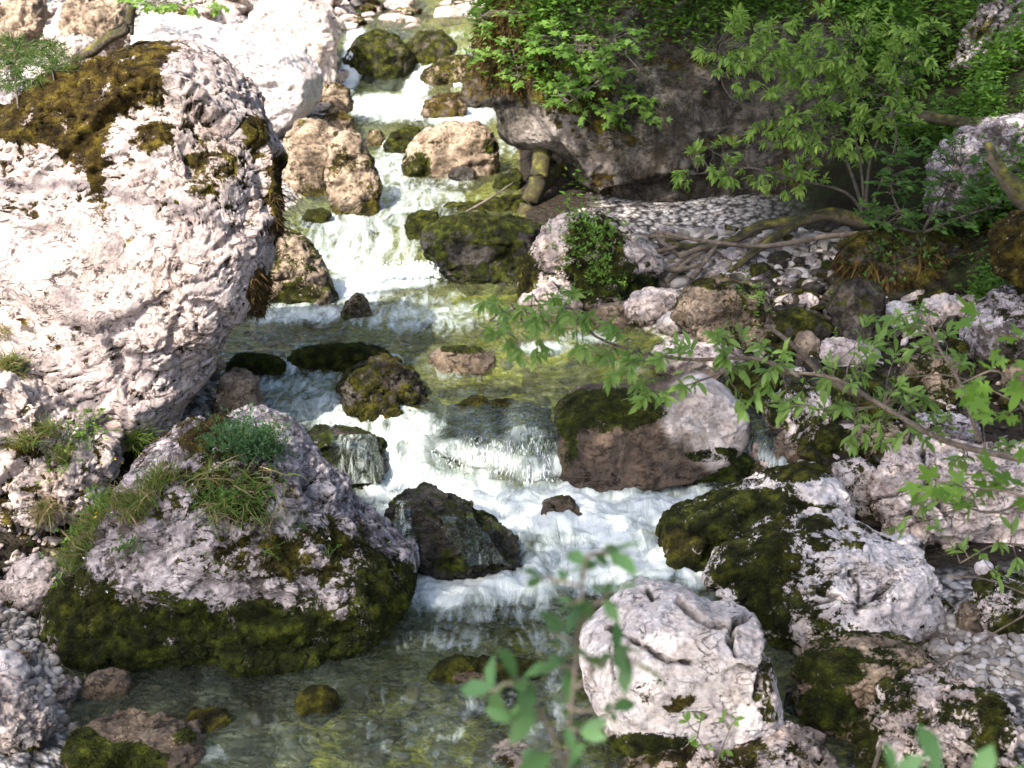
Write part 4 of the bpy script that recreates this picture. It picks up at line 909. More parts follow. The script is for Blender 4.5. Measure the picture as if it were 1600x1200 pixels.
class Leaves:
    def __init__(s, kind): s.k = kind; s.p, s.d, s.n, s.s = [], [], [], []
    def add(s, p, d, n, sz):
        s.p.append(np.atleast_2d(p)); s.d.append(np.atleast_2d(d)); s.n.append(np.atleast_2d(n)); s.s.append(np.atleast_1d(sz))
    def build(s, name, mat, parent=None):
        T, Fc = LEAF[s.k]
        p, d, n, sz = map(np.concatenate, (s.p, s.d, s.n, s.s))
        d = norm(d); y = norm(np.cross(n, d)); z = np.cross(d, y)
        V = p[:, None] + sz[:, None, None] * (T[None, :, 0, None] * d[:, None] + T[None, :, 1, None] * y[:, None] + T[None, :, 2, None] * z[:, None])
        F_ = (Fc[None] + (np.arange(len(p)) * len(T))[:, None, None]).reshape(-1, 3)
        lv = np.repeat(np.clip(rng.normal(.45, .25, len(p)), 0, 1), len(T))
        return mesh_np(name, V.reshape(-1, 3), F_, mat, parent, {'lv': lv}, origin=None if parent is None else np.zeros(3))
def tubes(name, lines, mat, parent=None, sides=7, rough=0.0):
    """lines: (points, r0, r1) or (points, radii list)"""
    VV, FF, k = [], [], 0
    for ln in lines:
        pts = np.array(ln[0], float); m = len(pts)
        rad = np.linspace(ln[1], ln[2], m) if len(ln) == 3 else np.array(ln[1])
        tg = norm(np.gradient(pts, axis=0))
        ref = np.where(np.abs(tg[:, 2:3]) > .9, np.array([[1., 0, 0]]), np.array([[0, 0, 1.]]))
        a = norm(np.cross(tg, ref)); b = np.cross(tg, a)
        th = np.arange(sides) / sides * 2 * math.pi
        rr = rad[:, None] * (1 + rough * rng.uniform(-1, 1, (m, sides)))
        V = pts[:, None] + rr[..., None] * (np.cos(th)[None, :, None] * a[:, None] + np.sin(th)[None, :, None] * b[:, None])
        V = np.concatenate([V.reshape(-1, 3), pts[:1], pts[-1:]])
        i = np.arange(m * sides).reshape(m, sides); j = np.roll(i, -1, 1)
        FF.append(np.stack([i[:-1], j[:-1], j[1:], i[1:]], -1).reshape(-1, 4) + k)
        c0, c1 = m * sides, m * sides + 1
        FF.append(np.stack([j[0], i[0], np.full(sides, c0), np.full(sides, c0)], -1)[:, :3] + k)
        FF.append(np.stack([i[-1], j[-1], np.full(sides, c1)], -1) + k)
        VV.append(V); k += len(V)
    q = [f for f in FF if f.shape[1] == 4]; t = [f for f in FF if f.shape[1] == 3]
    return mesh_np(name, np.concatenate(VV), [np.concatenate(q), np.concatenate(t)], mat, parent, origin=None if parent is None else np.zeros(3))
def wig(p, q, n=8, amp=.08, sag=0.0):
    p, q = np.array(p, float), np.array(q, float); t = np.linspace(0, 1, n)[:, None]
    L = np.linalg.norm(q - p)
    pts = p + (q - p) * t
    w = rng.normal(0, 1, (n, 3)).cumsum(0); w -= w[0] + (w[-1] - w[0]) * t
    pts = pts + w * amp * L / math.sqrt(n); pts[:, 2] += sag * L * np.sin(t[:, 0] * math.pi)
    return pts
def smooth_line(pts, n=4):
    pts = np.array(pts, float); out = []
    P = np.concatenate([[2 * pts[0] - pts[1]], pts, [2 * pts[-1] - pts[-2]]])
    for i in range(1, len(P) - 2):
        for t in np.arange(n) / n:
            a, b, c, d = P[i - 1:i + 3]
            out.append(.5 * ((2 * b) + (c - a) * t + (2 * a - 5 * b + 4 * c - d) * t * t + (3 * b - a - 3 * c + d) * t ** 3))
    out.append(pts[-1]); return np.array(out)
def rosette(L, p, axis, n, size, droop=.5, spread=1.0):
    """n leaves fanned round a twig tip"""
    axis = norm(np.array(axis, float)); ph = rng.uniform(0, 6.28) + np.arange(n) * 2.4
    a = norm(np.cross(axis, [0.1, .2, 1])); b = np.cross(axis, a)
    sp = rng.uniform(.5, 1.3, n) * spread
    d = axis + (np.cos(ph) * sp)[:, None] * a + (np.sin(ph) * sp)[:, None] * b
    d[:, 2] -= rng.uniform(0, droop, n)
    d = norm(d)
    up = np.array([0, -.25, 1.0]) + rng.normal(0, .45, (n, 3))
    back = rng.uniform(0, size * .9, n)
    L.add(np.array(p) - axis * back[:, None] * .8, d, up, size * rng.uniform(.45, 1.15, n))
def twig_leaves(L, line, n, size, droop=.3):
    """leaves in two ranks along a twig"""
    line = np.array(line); m = len(line)
    t = np.linspace(.25, 1, n) * (m - 1); i = np.minimum(t.astype(int), m - 2); f = (t - i)[:, None]
    p = line[i] * (1 - f) + line[i + 1] * f; ax = norm(line[i + 1] - line[i])
    side = norm(np.cross(ax, [0, -.2, 1])) * np.where(np.arange(n) % 2, 1, -1)[:, None]
    d = norm(ax * .6 + side * rng.uniform(.5, 1.1, (n, 1)) + rng.normal(0, .2, (n, 3)) - [0, 0, droop])
    L.add(p, d, np.array([0, -.25, 1.]) + rng.normal(0, .35, (n, 3)), size * rng.uniform(.7, 1.15, n))
def scatter(ells):
    for px, py, rx, ry, n in ells:
        for _ in range(n):
            a = rng.uniform(0, 6.28); r = math.sqrt(rng.random())
            yield px + rx * r * math.cos(a), py + ry * r * math.sin(a)

def shrub(name, label, cat, base, stems, ells, D, dD, kind, leafm, size, nl, tw=.35, mode='ros', sr=(.02, .006), hang=.4, barkm='bark', group=None):
    """base: world point; stems: pixel polylines with their depth; ells: where the sprays are"""
    root = empty(name, base); tag(root, label, cat, group)
    lines, anchors = [], []
    for st in stems:
        pts = smooth_line([base] + [at(px, py, d) for px, py, d in st], 4)
        lines.append((pts, sr[0], sr[1])); anchors.append(pts[len(pts) // 4:])
    anchors = np.concatenate(anchors)
    L = Leaves(kind)
    for px, py in scatter(ells):
        p = at(px, py, D + rng.uniform(-dD, dD))
        k = anchors[np.argmin(np.linalg.norm((anchors - p) * (1, 1, 1.6), axis=1) + rng.random(len(anchors)) * .15)]
        tip = p; w = wig(k, tip, 7, .10, .08)
        dist = np.linalg.norm(tip - k)
        lines.append((w, min(sr[1], .006), .002))
        if dist > 2.5 * tw: lines[-1] = (w[-4:], .004, .002)
        ax = norm(w[-1] - w[-3])
        if mode == 'ros': rosette(L, tip, ax, nl, size, hang)
        else: twig_leaves(L, w[-5:] if dist < 1.5 * tw else np.array([tip + (k - tip) / dist * tw * (1 - t) for t in np.linspace(0, 1, 5)]), nl, size, hang)
    tubes('stem', lines, M[barkm], root, 5)
    L.build('foliage', M[leafm], root)
    return root

# the shrub of the right bank
shrub('shrub', 'tall many stemmed shrub with drooping bright green leaves in front of the overhanging boulder', 'shrub', at(1352, 338, 15.3),
      [[(1330, 270, 15.4), (1290, 190, 15.6), (1255, 120, 15.8), (1200, 60, 15.9)], [(1345, 260, 15.3), (1330, 170, 15.4), (1340, 70, 15.4)], [(1360, 250, 15.2), (1390, 180, 15.2), (1420, 70, 15.3)],
       [(1320, 300, 15.2), (1240, 280, 15.1), (1170, 262, 15), (1090, 272, 15)], [(1310, 230, 15.2), (1230, 190, 15.2), (1140, 150, 15.4), (1120, 80, 15.4)], [(1375, 290, 15.0), (1400, 220, 15.), (1390, 150, 15)]],
      [(1180, 35, 60, 30, 12), (1150, 90, 75, 25, 16), (1230, 85, 100, 40, 34), (1345, 70, 95, 40, 30), (1435, 50, 45, 28, 10), (1250, 130, 110, 40, 34), (1340, 130, 85, 45, 26), (1165, 120, 50, 28, 8),
       (1300, 190, 90, 45, 36), (1235, 205, 70, 30, 14), (1420, 110, 50, 40, 16), (1160, 60, 60, 40, 14), (1290, 60, 120, 50, 30), (1260, 240, 60, 25, 10), (1330, 240, 40, 30, 8), (1120, 235, 50, 20, 10), (1095, 276, 45, 18, 10), (1165, 266, 55, 26, 12), (1205, 215, 40, 16, 6), (1235, 286, 55, 22, 12), (1400, 165, 50, 35, 10), (1330, 25, 90, 22, 10)],
      15.2, .55, 'willow', 'leaf_shrub', .118, 13, hang=.7)
shrub('shrub', 'low spreading shrub with small round leaves above the mossy ledge', 'shrub', at(1440, 365, 14.6), [[(1400, 320, 14.6), (1390, 260, 14.8)], [(1470, 310, 14.5), (1500, 260, 14.6)], [(1500, 340, 14.4), (1560, 320, 14.3)], [(1380, 350, 14.3), (1340, 340, 14.3)]],
      [(1420, 240, 50, 30, 22), (1400, 300, 60, 40, 30), (1470, 290, 70, 40, 34), (1540, 320, 50, 40, 22), (1450, 345, 110, 20, 30), (1500, 230, 40, 25, 10), (1370, 335, 30, 20, 8)], 14.5, .5, 'dia', 'leaf_herb', .085, 9, mode='tw', hang=.1)
shrub('maple_sapling', 'maple sapling leaning over the cliff edge with layered bright leaves', 'sapling', at(1000, 50, 18.2), [[(960, 100, 17.4), (920, 140, 16.9), (880, 165, 16.8)], [(990, 130, 17.2), (970, 180, 16.8)], [(940, 70, 17.4), (880, 70, 17.2)], [(960, 60, 17), (1000, 110, 16.7)]],
      [(960, 95, 75, 30, 16), (900, 130, 60, 22, 12), (950, 155, 60, 26, 14), (860, 60, 60, 30, 14), (1000, 150, 40, 30, 8), (985, 60, 60, 26, 10), (925, 200, 60, 12, 5), (870, 158, 40, 12, 6), (1020, 180, 24, 20, 5)], 16.9, .35, 'maple', 'leaf_maple', .13, 7, mode='tw', hang=.15)
shrub('maple_sapling', 'yellow green sapling at the left brink of the cliff over the rapids', 'sapling', at(790, 40, 18.6), [[(770, 90, 18.), (730, 85, 17.8)], [(800, 70, 17.8), (810, 120, 17.4)], [(760, 40, 17.9), (750, 20, 17.8)]],
      [(790, 40, 40, 30, 10), (810, 100, 40, 26, 10), (745, 88, 30, 8, 5), (770, 70, 30, 20, 6), (800, 125, 40, 10, 5), (840, 30, 40, 20, 8)], 17.6, .3, 'maple', 'leaf_bright', .11, 6, mode='tw', hang=.1)
shrub('maple_sapling', 'sapling with pale leaves hanging above the far bank at the top edge', 'sapling', at(290, -30, 21.5), [[(260, 0, 20.5), (230, 10, 20)], [(300, 5, 20.3), (330, 12, 20)]], [(250, 5, 50, 10, 9), (310, 10, 50, 10, 9), (200, -5, 30, 8, 4)], 20.2, .3, 'maple', 'leaf_bright', .13, 6, mode='tw')

# undergrowth: on the cliff top and up the forest slope
def undergrowth(name, label, P, N, size, mat, kind='dia', lift=.25, cl=6, dens=None):
    m = len(P); L = Leaves(kind)
    h = rng.random((m, 1)) ** 1.3 * lift
    c = P + N * .02 + np.array([0, 0, 1.]) * h
    for j in range(cl):
        d = norm(rng.normal(0, 1, (m, 3)) * (1, 1, .35))
        L.add(c + rng.normal(0, size * .8, (m, 3)), d, np.array([0, -.3, 1.]) + rng.normal(0, .4, (m, 3)), size * rng.uniform(.5, 1.2, m))
    o = L.build(name, M[mat]); return tag(o, label, 'undergrowth', kind='stuff')
K = ROCKS[CL]
clump = fbm(K['V'] * 1.1 + 3, 3)
m = (K['N'][:, 2] > .15) & (K['PX'][:, 1] < 150) & (clump > -.25)
i = rng.choice(np.where(m)[0], 6500); undergrowth('undergrowth', 'low leafy plants covering the top of the overhanging boulder', K['V'][i], K['N'][i], .085, 'leaf_under', lift=.55)
m = (K['PX'][:, 1] < 135 + 0.24 * np.clip(K['PX'][:, 0] - 850, 0, 500)) & (K['PX'][:, 0] > 830) & (K['dep'] > -.2) & (clump > -.2)
i = rng.choice(np.where(m)[0], 8000); undergrowth('undergrowth', 'leafy plants hanging down the face of the overhanging boulder behind the shrub', K['V'][i], K['N'][i], .075, 'leaf_under', lift=.25)
n = 40000; x = rng.uniform(0.8, 13, n); y = rng.uniform(17.5, 27, n)
P = np.stack([x, y, G(x, y)], 1); k = (fbm(P * .9, 3) > -.18) & (x > xr(y) + .8); P = P[k][:15000]
undergrowth('undergrowth', 'dense dark green plants up the shaded forest slope', P, np.zeros_like(P), .11, 'leaf_under', lift=.9)
n = 30000; x = rng.uniform(4.5, 9, n); y = rng.uniform(12, 17.5, n)
P = np.stack([x, y, G(x, y)], 1); k = (fbm(P * 1.2, 3) > -.05) & (x > xr(y) + 2.6); P = P[k][:9000]
undergrowth('undergrowth', 'ground plants on the right bank beside the grey boulders', P, np.zeros_like(P), .08, 'leaf_under', lift=.4)

# ------------------------------------------------------------------ branches in front of the camera
def branch(name, label, cat, lines_px, ros, size, kind, leafm, barkm='twig', nl=7, hang=.6, dz=.25, Dl=7.0, base=None, catkins=True, spread=1.0):
    lines = [(smooth_line([at(*p) for p in ln[0]], 4), ln[1], ln[2]) for ln in lines_px]
    base = lines[0][0][0] if base is None else base
    root = empty(name, base); tag(root, label, cat)
    A = np.concatenate([l[0] for l in lines]); L = Leaves(kind); K_ = []
    for r in ros:
        p = at(r[0], r[1], (r[2] if len(r) > 2 else Dl) + rng.uniform(-dz, dz))
        j = np.argmin(np.linalg.norm(A - p, axis=1)); w = wig(A[j], p, 6, .12, .05)
        lines.append((w, .0035, .0015)); ax = norm(w[-1] - w[-3])
        rosette(L, p, ax, nl, size, hang, spread)
        if len(w) > 3 and np.linalg.norm(w[-1] - w[0]) > .15: twig_leaves(L, w, 4, size * .8, .3)
        if catkins and rng.random() < .5:
            q = p + rng.normal(0, .03, 3); kk = 14; L.add(q + np.outer(np.linspace(0, .07, kk), [.05, 0, 1]), rng.normal(0, 1, (kk, 3)) + [0, 0, .8], rng.normal(0, 1, (kk, 3)), np.full(kk, .016))
    tubes('twig', lines, M[barkm], root, 7)
    L.build('foliage', M[leafm], root)
    return root
RO = [(770, 470), (790, 490), (815, 485), (768, 520), (795, 540), (840, 505), (865, 470), (895, 458), (850, 545), (915, 500), (938, 560), (870, 510), (960, 520), (985, 560), (1000, 600), (1000, 625), (1040, 620), (1060, 540), (955, 590), (900, 545),
      (1085, 600), (1120, 520), (1160, 525), (1180, 560), (1150, 575), (1200, 580), (1230, 560), (1200, 610), (1250, 620), (1272, 640), (1220, 640), (1300, 560), (1330, 600), (1290, 600), (1180, 620), (1130, 560), (1030, 560), (1360, 570), (1400, 600), (1420, 610),
      (1380, 515), (1400, 495), (1430, 505), (1400, 550), (1440, 478), (1480, 520), (1370, 535), (1330, 690), (1370, 670), (1400, 690), (1350, 650), (1440, 620), (1300, 640), (1500, 560), (1480, 650), (1540, 640), (1560, 700), (1500, 720), (1450, 690), (1430, 660), (1390, 640), (1520, 600)]
branch('hanging_branch', 'long willow branch with fresh leaves reaching in from the right across the pool', 'branch',
       [([(1700, 740, 6.3), (1600, 718, 6.5), (1480, 690, 6.6), (1380, 635, 6.7), (1300, 590, 6.9), (1200, 580, 7.0)], .020, .008), ([(1250, 588, 6.9), (1180, 560, 7), (1080, 562, 7.1), (1000, 550, 7.2), (930, 525, 7.3), (890, 480, 7.3), (830, 478, 7.3), (780, 490, 7.3)], .012, .004),
        ([(1530, 690, 6.5), (1500, 600, 6.6), (1465, 540, 6.6), (1440, 490, 6.6)], .012, .004), ([(1150, 575, 7.0), (1080, 600, 7.1), (1030, 620, 7.1)], .006, .003), ([(1380, 635, 6.8), (1300, 640, 6.8), (1270, 640, 6.8)], .006, .003)],
       RO + [(x + rng.uniform(-28, 28), y + rng.uniform(-22, 22)) for x, y in RO], .095, 'willow', 'leaf_near', nl=8, Dl=6.9)
branch('willow_twig', 'lower leafy twig hanging in front of the craggy boulder at the right', 'branch', [([(1640, 760, 6.2), (1560, 800, 6.2), (1500, 790, 6.2), (1450, 780, 6.2)], .008, .003), ([(1640, 860, 6.2), (1560, 850, 6.2), (1500, 880, 6.2)], .007, .003)],
       [(1440, 790), (1460, 820), (1430, 770), (1520, 780), (1490, 760), (1560, 850), (1530, 865), (1590, 880), (1580, 820), (1500, 850), (1610, 860), (1400, 828), (1560, 900)], .085, 'willow', 'leaf_near', nl=6, Dl=6.2)
branch('maple_branch', 'maple branch with broad lobed leaves at the right edge', 'branch', [([(1660, 700, 5.8), (1600, 640, 5.9), (1560, 580, 6.), (1500, 600, 6.)], .008, .003), ([(1660, 800, 5.8), (1580, 770, 5.8), (1500, 760, 5.8)], .007, .003), ([(1660, 560, 5.8), (1600, 530, 5.9), (1540, 520, 5.9)], .006, .003)],
       [(1530, 500), (1560, 560), (1590, 520), (1600, 590), (1510, 620), (1560, 650), (1600, 690), (1480, 745), (1545, 745), (1500, 790), (1590, 760), (1450, 760), (1540, 600)], .16, 'maple', 'leaf_maple', nl=3, Dl=5.9, catkins=False, hang=.5)
branch('broken_branch', 'bare grey snapped branch poking up through the willow leaves', 'branch', [([(1330, 640, 7.2), (1280, 590, 7.2), (1240, 545, 7.2), (1200, 508, 7.2)], .014, .012)], [], .1, 'willow', 'leaf_near') if False else None
bb = tubes('broken_branch', [(smooth_line([at(1345, 620, 7.3), at(1290, 590, 7.3), at(1240, 540, 7.3), at(1198, 508, 7.3)]), .020, .010), (smooth_line([at(1640, 655, 6.8), at(1500, 590, 7.), at(1410, 590, 7.1)]), .005, .003)], M['twig'], rough=.1)
tag(bb, 'bare grey snapped branch poking up behind the willow leaves', 'branch')
branch('sapling', 'out of focus leafy sapling standing close to the camera at the bottom', 'sapling', [([(880, 1330, 2.32), (885, 1200, 2.36), (895, 1080, 2.4), (905, 980, 2.4), (912, 900, 2.4), (915, 870, 2.4)], .0038, .0022), ([(905, 980, 2.4), (935, 940, 2.4), (980, 950, 2.4)], .003, .002), ([(885, 1200, 2.36), (850, 1120, 2.36), (810, 1060, 2.36)], .004, .002), ([(895, 1080, 2.4), (950, 1030, 2.4), (990, 1000, 2.4)], .003, .002)],
       [(845, 900), (885, 945), (912, 885), (955, 860), (985, 865), (950, 925), (870, 1040), (800, 1060), (860, 990), (960, 1010), (915, 1025), (990, 1040), (880, 1090), (920, 1150), (800, 1130), (835, 1190), (905, 1200), (760, 1075), (960, 1110)], .080, 'oval', 'leaf_blue', nl=4, Dl=2.4, dz=.06, catkins=False, hang=.6, spread=1.2)
branch('leaf_sprig', 'blurred leaves very close to the camera in the bottom right corner', 'sprig', [([(1640, 1290, 2.2), (1540, 1240, 2.2), (1440, 1215, 2.2), (1380, 1220, 2.2)], .003, .002)], [(1400, 1200), (1470, 1190), (1540, 1200), (1600, 1215)], .085, 'oval', 'leaf_blue', nl=3, Dl=2.2, dz=.05, catkins=False)
branch('leaf_sprig', 'small yellow green sprig over the speckled boulder at the bottom edge', 'sprig', [([(1120, 1290, 5.4), (1115, 1200, 5.4), (1090, 1150, 5.4)], .004, .002), ([(1115, 1200, 5.4), (1140, 1140, 5.4)], .003, .002)], [(1072, 1122), (1130, 1125), (1150, 1122), (1085, 1160), (1110, 1165), (1135, 1175), (1095, 1118)], .05, 'oval', 'leaf_bright', nl=4, Dl=5.4, dz=.04, catkins=False)

# ------------------------------------------------------------------ wood lying about
def wood(name, label, cat, lines, mat, sides=9, rough=.12, group=None):
    ls = [(smooth_line([at(*p) for p in l[0]], 5), l[1], l[2]) for l in lines]
    return tag(tubes(name, ls, M[mat], sides=sides, rough=rough), label, cat, group)
wood('fallen_branch', 'thick mossy forked branch arching over the pebble bank', 'branch', [([(1360, 350, 15.2), (1300, 335, 15.3), (1250, 345, 15.3), (1190, 352, 15.4), (1140, 378, 15.4), (1080, 386, 15.6), (1040, 376, 15.9)], .085, .03), ([(1262, 340, 15.3), (1215, 368, 15.2), (1165, 405, 15.1), (1125, 440, 15.0)], .055, .03)], 'mossbark')
wood('fallen_branch', 'long thin bare pole across the pebble bank', 'branch', [([(1375, 364, 15.0), (1290, 370, 15.0), (1200, 384, 15.0), (1110, 378, 15.2), (1025, 362, 15.5)], .035, .02)], 'deadwood')
L_ = Leaves('dia'); Pq, sq = patch([(1040, 350), (1330, 350), (1330, 440), (1030, 450)], 260, .03, .09); L_.add(np.column_stack([Pq, G(Pq[:, 0], Pq[:, 1]) + .05]), rng.normal(0, 1, (260, 3)) * (1, 1, .2), np.array([0, 0, 1.]) + rng.normal(0, .3, (260, 3)), sq)
tag(L_.build('leaf_litter', M['hangmoss']), 'brown dead leaves scattered over the pebble bank', 'dead leaves', kind='stuff')
wood('driftwood', 'short weathered stick wedged between the right bank stones', 'driftwood', [([(1215, 452, 14.4), (1245, 468, 14.3), (1272, 487, 14.2)], .03, .04)], 'deadwood')
sticks = [((1028, 372, 15.8), (1100, 425, 15.0)), ((1040, 440, 15.0), (1110, 380, 15.4)), ((1020, 440, 15.2), (1085, 400, 15.3)), ((1000, 372, 15.9), (1075, 372, 15.7)), ((1060, 400, 15.2), (1190, 362, 15.6)),
          ((1080, 435, 14.9), (1130, 372, 15.3)), ((1020, 395, 15.6), (1060, 385, 15.4)), ((1180, 380, 15.3), (1235, 350, 15.6)), ((1035, 420, 15.1), (1095, 412, 15.0))]
desc = ['darkest leaning stick at the left of the driftwood heap', 'bleached stick crossing the heap upward to the right', 'lowest pale stick of the driftwood heap', 'topmost level stick of the driftwood heap', 'longest stick running from the heap under the mossy branch',
        'steep stick at the right end of the driftwood heap', 'shortest stick in the driftwood heap', 'lone stick on the pebbles right of the heap', 'nearly level stick at the foot of the driftwood heap']
for (a, b), l in zip(sticks, desc):
    ln = wig(at(*a), at(*b), 8, .05)
    tag(tubes('stick', [(ln, .034, .018)], M['deadwood'], sides=8, rough=.15), l, 'stick', 'driftwood heap beside the overhanging boulder')
wood('old_log', 'grey weathered log lying on the right slope below the crag', 'log', [([(1425, 178, 16.2), (1500, 190, 15.9), (1570, 198, 15.6)], .06, .065)], 'mossbark', 12)
wood('rotten_stump', 'brown broken stump at the right edge above the bright moss', 'stump', [([(1542, 222, 14.0), (1560, 262, 13.9), (1590, 300, 13.8), (1640, 350, 13.7)], .03, .13)], 'mossbark', 12, .2)
st = wood('broken_stick', 'snapped stick with a fresh cut end lying on the mossy boulder, lower right', 'stick', [([(1228, 1080, 7.55), (1270, 1070, 7.55), (1300, 1058, 7.6), (1350, 1050, 7.7), (1400, 1040, 7.75), (1430, 1032, 7.8)], .010, .020), ([(1285, 1066, 7.58), (1272, 1060, 7.58)], .010, .006)], 'twigred' if 'twigred' in M else 'twig')
e0, e1 = at(1429, 1032.3, 7.8), at(1433, 1031.3, 7.81)
tubes('cut_end', [(np.array([e0, e1]), .0195, .019)], M['cut'], st)
wood('twig', 'thin grey twig rising over the ledged boulder in the bottom right corner', 'twig', [([(1365, 1200, 6.3), (1372, 1180, 6.3), (1376, 1160, 6.3)], .012, .010)], 'twig')
wood('twig', 'long bare twig slanting over the gravel at the lower right', 'twig', [([(1620, 950, 6.6), (1560, 985, 6.8), (1500, 1020, 7), (1440, 1052, 7.2)], .006, .003), ([(1480, 900, 6.6), (1540, 905, 6.6), (1620, 935, 6.4)], .005, .003)], 'twig')
wood('twig', 'thin bare twig rising from the moss shelf over the rapids', 'twig', [([(730, 330, 17.2), (765, 310, 17.2), (802, 285, 17.4)], .016, .009)], 'twig')
wood('branch_stub', 'crooked mossy branch stub on top of the giant boulder', 'branch', [([(120, 95, 12.3), (150, 75, 12.2), (172, 58, 12.2), (196, 47, 12.2), (203, 30, 12.2), (206, 10, 12.2)], .05, .035), ([(204, 30, 12.2), (206, 55, 12.2)], .03, .018)], 'mossbark')
wood('dead_trunk', 'yellow green mossy dead trunk standing under the overhang', 'tree trunk', [([(815, 352, 17.4), (826, 322, 17.4), (840, 288, 17.5), (846, 255, 17.6), (848, 215, 17.7)], .11, .12), ([(840, 300, 17.5), (870, 270, 17.9), (890, 250, 18.2)], .08, .07)], 'greendead', 14, .12)
wood('dead_trunk', 'rotten brown log end tucked below the dead trunk', 'log', [([(800, 400, 16.9), (825, 385, 17.0), (860, 375, 17.2)], .16, .17)], 'bark', 12, .2)

# ------------------------------------------------------------------ plants on the boulders
def blades(P, d, size, w=.05, kind_n=4):
    """curved grass blades as strips"""
    m = len(P); d = norm(d); side = norm(np.cross(d, rng.normal(0, 1, (m, 3))))
    t = np.linspace(0, 1, kind_n)
    bend = norm(rng.normal(0, 1, (m, 3)) * (1, 1, .1) + [0, -.6, 0]) * rng.uniform(.2, .8, (m, 1)); bend[:, 2] -= .35
    c = P[:, None] + size[:, None, None] * (d[:, None] * t[None, :, None] + bend[:, None] * (t ** 2.2)[None, :, None] * .8)
    wd = (w * size[:, None] * (1 - t ** 1.5)[None] + .0004)[..., None] * side[:, None]
    V = np.stack([c - wd, c + wd], 2).reshape(m, -1, 3)
    q = np.array([(2 * i, 2 * i + 1, 2 * i + 3, 2 * i + 2) for i in range(kind_n - 1)])
    F_ = (q[None] + (np.arange(m) * 2 * kind_n)[:, None, None]).reshape(-1, 4)
    return V.reshape(-1, 3), F_, np.repeat(rng.random(m), 2 * kind_n)
def tuft(name, label, spots, size, n, mats=('grass',), cat='grass tuft', spread=.05, hang=0.0):
    P0 = [s[:2] for s in spots]; base = P0[0][0]
    root = empty(name, base); tag(root, label, cat)
    for mt, share in zip(mats, (1.0, .5, .3)):
        PP, DD = [], []
        for p, nn in P0:
            k = int(n * share); PP.append(p + rng.normal(0, spread, (k, 3)) * (1, 1, .5)); DD.append(nn * .6 + np.array([0, -.1, .8 - hang * 1.6]) + rng.normal(0, .35, (k, 3)))
        PP, DD = np.concatenate(PP), np.concatenate(DD)
        V, F_, lv = blades(PP, DD, size * rng.uniform(.4, 1.2, len(PP)), .022)
        mesh_np('dry_blades' if mt == 'straw' else 'blades', V, F_, M[mt], root, {'lv': lv}, origin=np.zeros(3))
    return root
def herb(name, label, spots, size, n, mat='leaf_herb', kind='dia', spread=.07, lift=.05, cat='plant'):
    base = spots[0][0]; root = empty(name, base); tag(root, label, cat)
    L = Leaves(kind); lines = [(wig(a[0], b[0], 5, .03), .002, .002) for a, b in zip(spots[:-1], spots[1:])]
    for p, nn in spots:
        tips = p + nn * lift * rng.uniform(.4, 1.3, (n, 1)) + rng.normal(0, spread, (n, 3))
        for t in tips[::3]: lines.append((np.array([p, (p + t) / 2 + [0, 0, .01], t]), .002, .001))
        for t in tips: rosette(L, t, norm(nn + np.array([0, 0, .8])), 5, size, .6)
    tubes('stems', lines, M['grassstem'], root, 4)
    L.build('foliage', M[mat], root)
    return root
M['grassstem'] = flat('green stem', (0.10, 0.16, 0.03))
OR = on_rock
CR = 'low crumbly pinkish outcrop with grass tufts under the giant left boulder'
tuft('grass_tuft', 'sunlit grass with dry stalks on the left edge of the giant boulder', [OR(G_, 15, 590), OR(G_, 30, 600), OR(G_, 10, 575)], .20, 170, ('grass', 'straw'))
tuft('grass_tuft', 'grass clump spilling down the left outcrop', [OR(CR, 75, 680), OR(CR, 100, 705), OR(CR, 40, 690)], .16, 150, ('grass', 'straw'))
tuft('grass_tuft', 'dry straw tuft hanging at the foot of the left outcrop', [OR(CR, 70, 792)], .16, 170, ('straw', 'grass'), hang=.7)
tuft('grass_tuft', 'small sunlit grass tuft at the left edge high on the giant boulder', [OR(G_, 5, 520)], .13, 90, ('straw', 'grass'))
tuft('grass_tuft', 'tall dark green grass in the nook between the giant and the lavender boulder', [OR(G_, 225, 690), OR(G_, 240, 700), OR(G_, 212, 695)], .26, 80)
tuft('grass_tuft', 'long grass with dry stalks on the left shoulder of the lavender boulder', [OR(B3, 240, 755), OR(B3, 225, 780), OR(B3, 260, 740), OR(B3, 210, 800), OR(B3, 190, 780)], .18, 120, ('grass', 'straw'))
tuft('grass_tuft', 'grass fringe along the left foot of the lavender boulder', [OR(B3, 130, 840), OR(B3, 120, 860), OR(B3, 150, 805), OR(B3, 110, 885), OR(B3, 140, 820)], .15, 120, ('grass', 'straw'))
tuft('grass_tuft', 'straw and grass beard below the leafy cushion', [OR(B3, 350, 735), OR(B3, 400, 745), OR(B3, 425, 740), OR(B3, 330, 750), OR(B3, 375, 760), OR(B3, 410, 790), OR(B3, 345, 790)], .19, 42, ('grass', 'straw'), hang=.6, spread=.07)
herb('leafy_cushion', 'round blue green leafy cushion on top of the lavender boulder', [OR(B3, 385, 690), OR(B3, 370, 680), OR(B3, 405, 685), OR(B3, 390, 705), OR(B3, 365, 700), OR(B3, 410, 705), OR(B3, 350, 690), OR(B3, 425, 695)], .028, 120, 'leaf_blue', spread=.065, lift=.10)
herb('creeping_plant', 'dark herb mat below the leafy cushion', [OR(B3, 350, 785), OR(B3, 380, 800), OR(B3, 330, 775), OR(B3, 400, 775)], .028, 45, 'leaf_herb', spread=.07)
herb('creeping_plant', 'small fern like herb on the middle of the lavender boulder', [OR(B3, 195, 845), OR(B3, 205, 855)], .03, 22, 'leaf_herb', spread=.05)
herb('creeping_plant', 'leafy herb in the nook left of the lavender boulder top', [OR(G_, 255, 690), OR(G_, 235, 712)], .05, 30, 'leaf_herb', spread=.08)
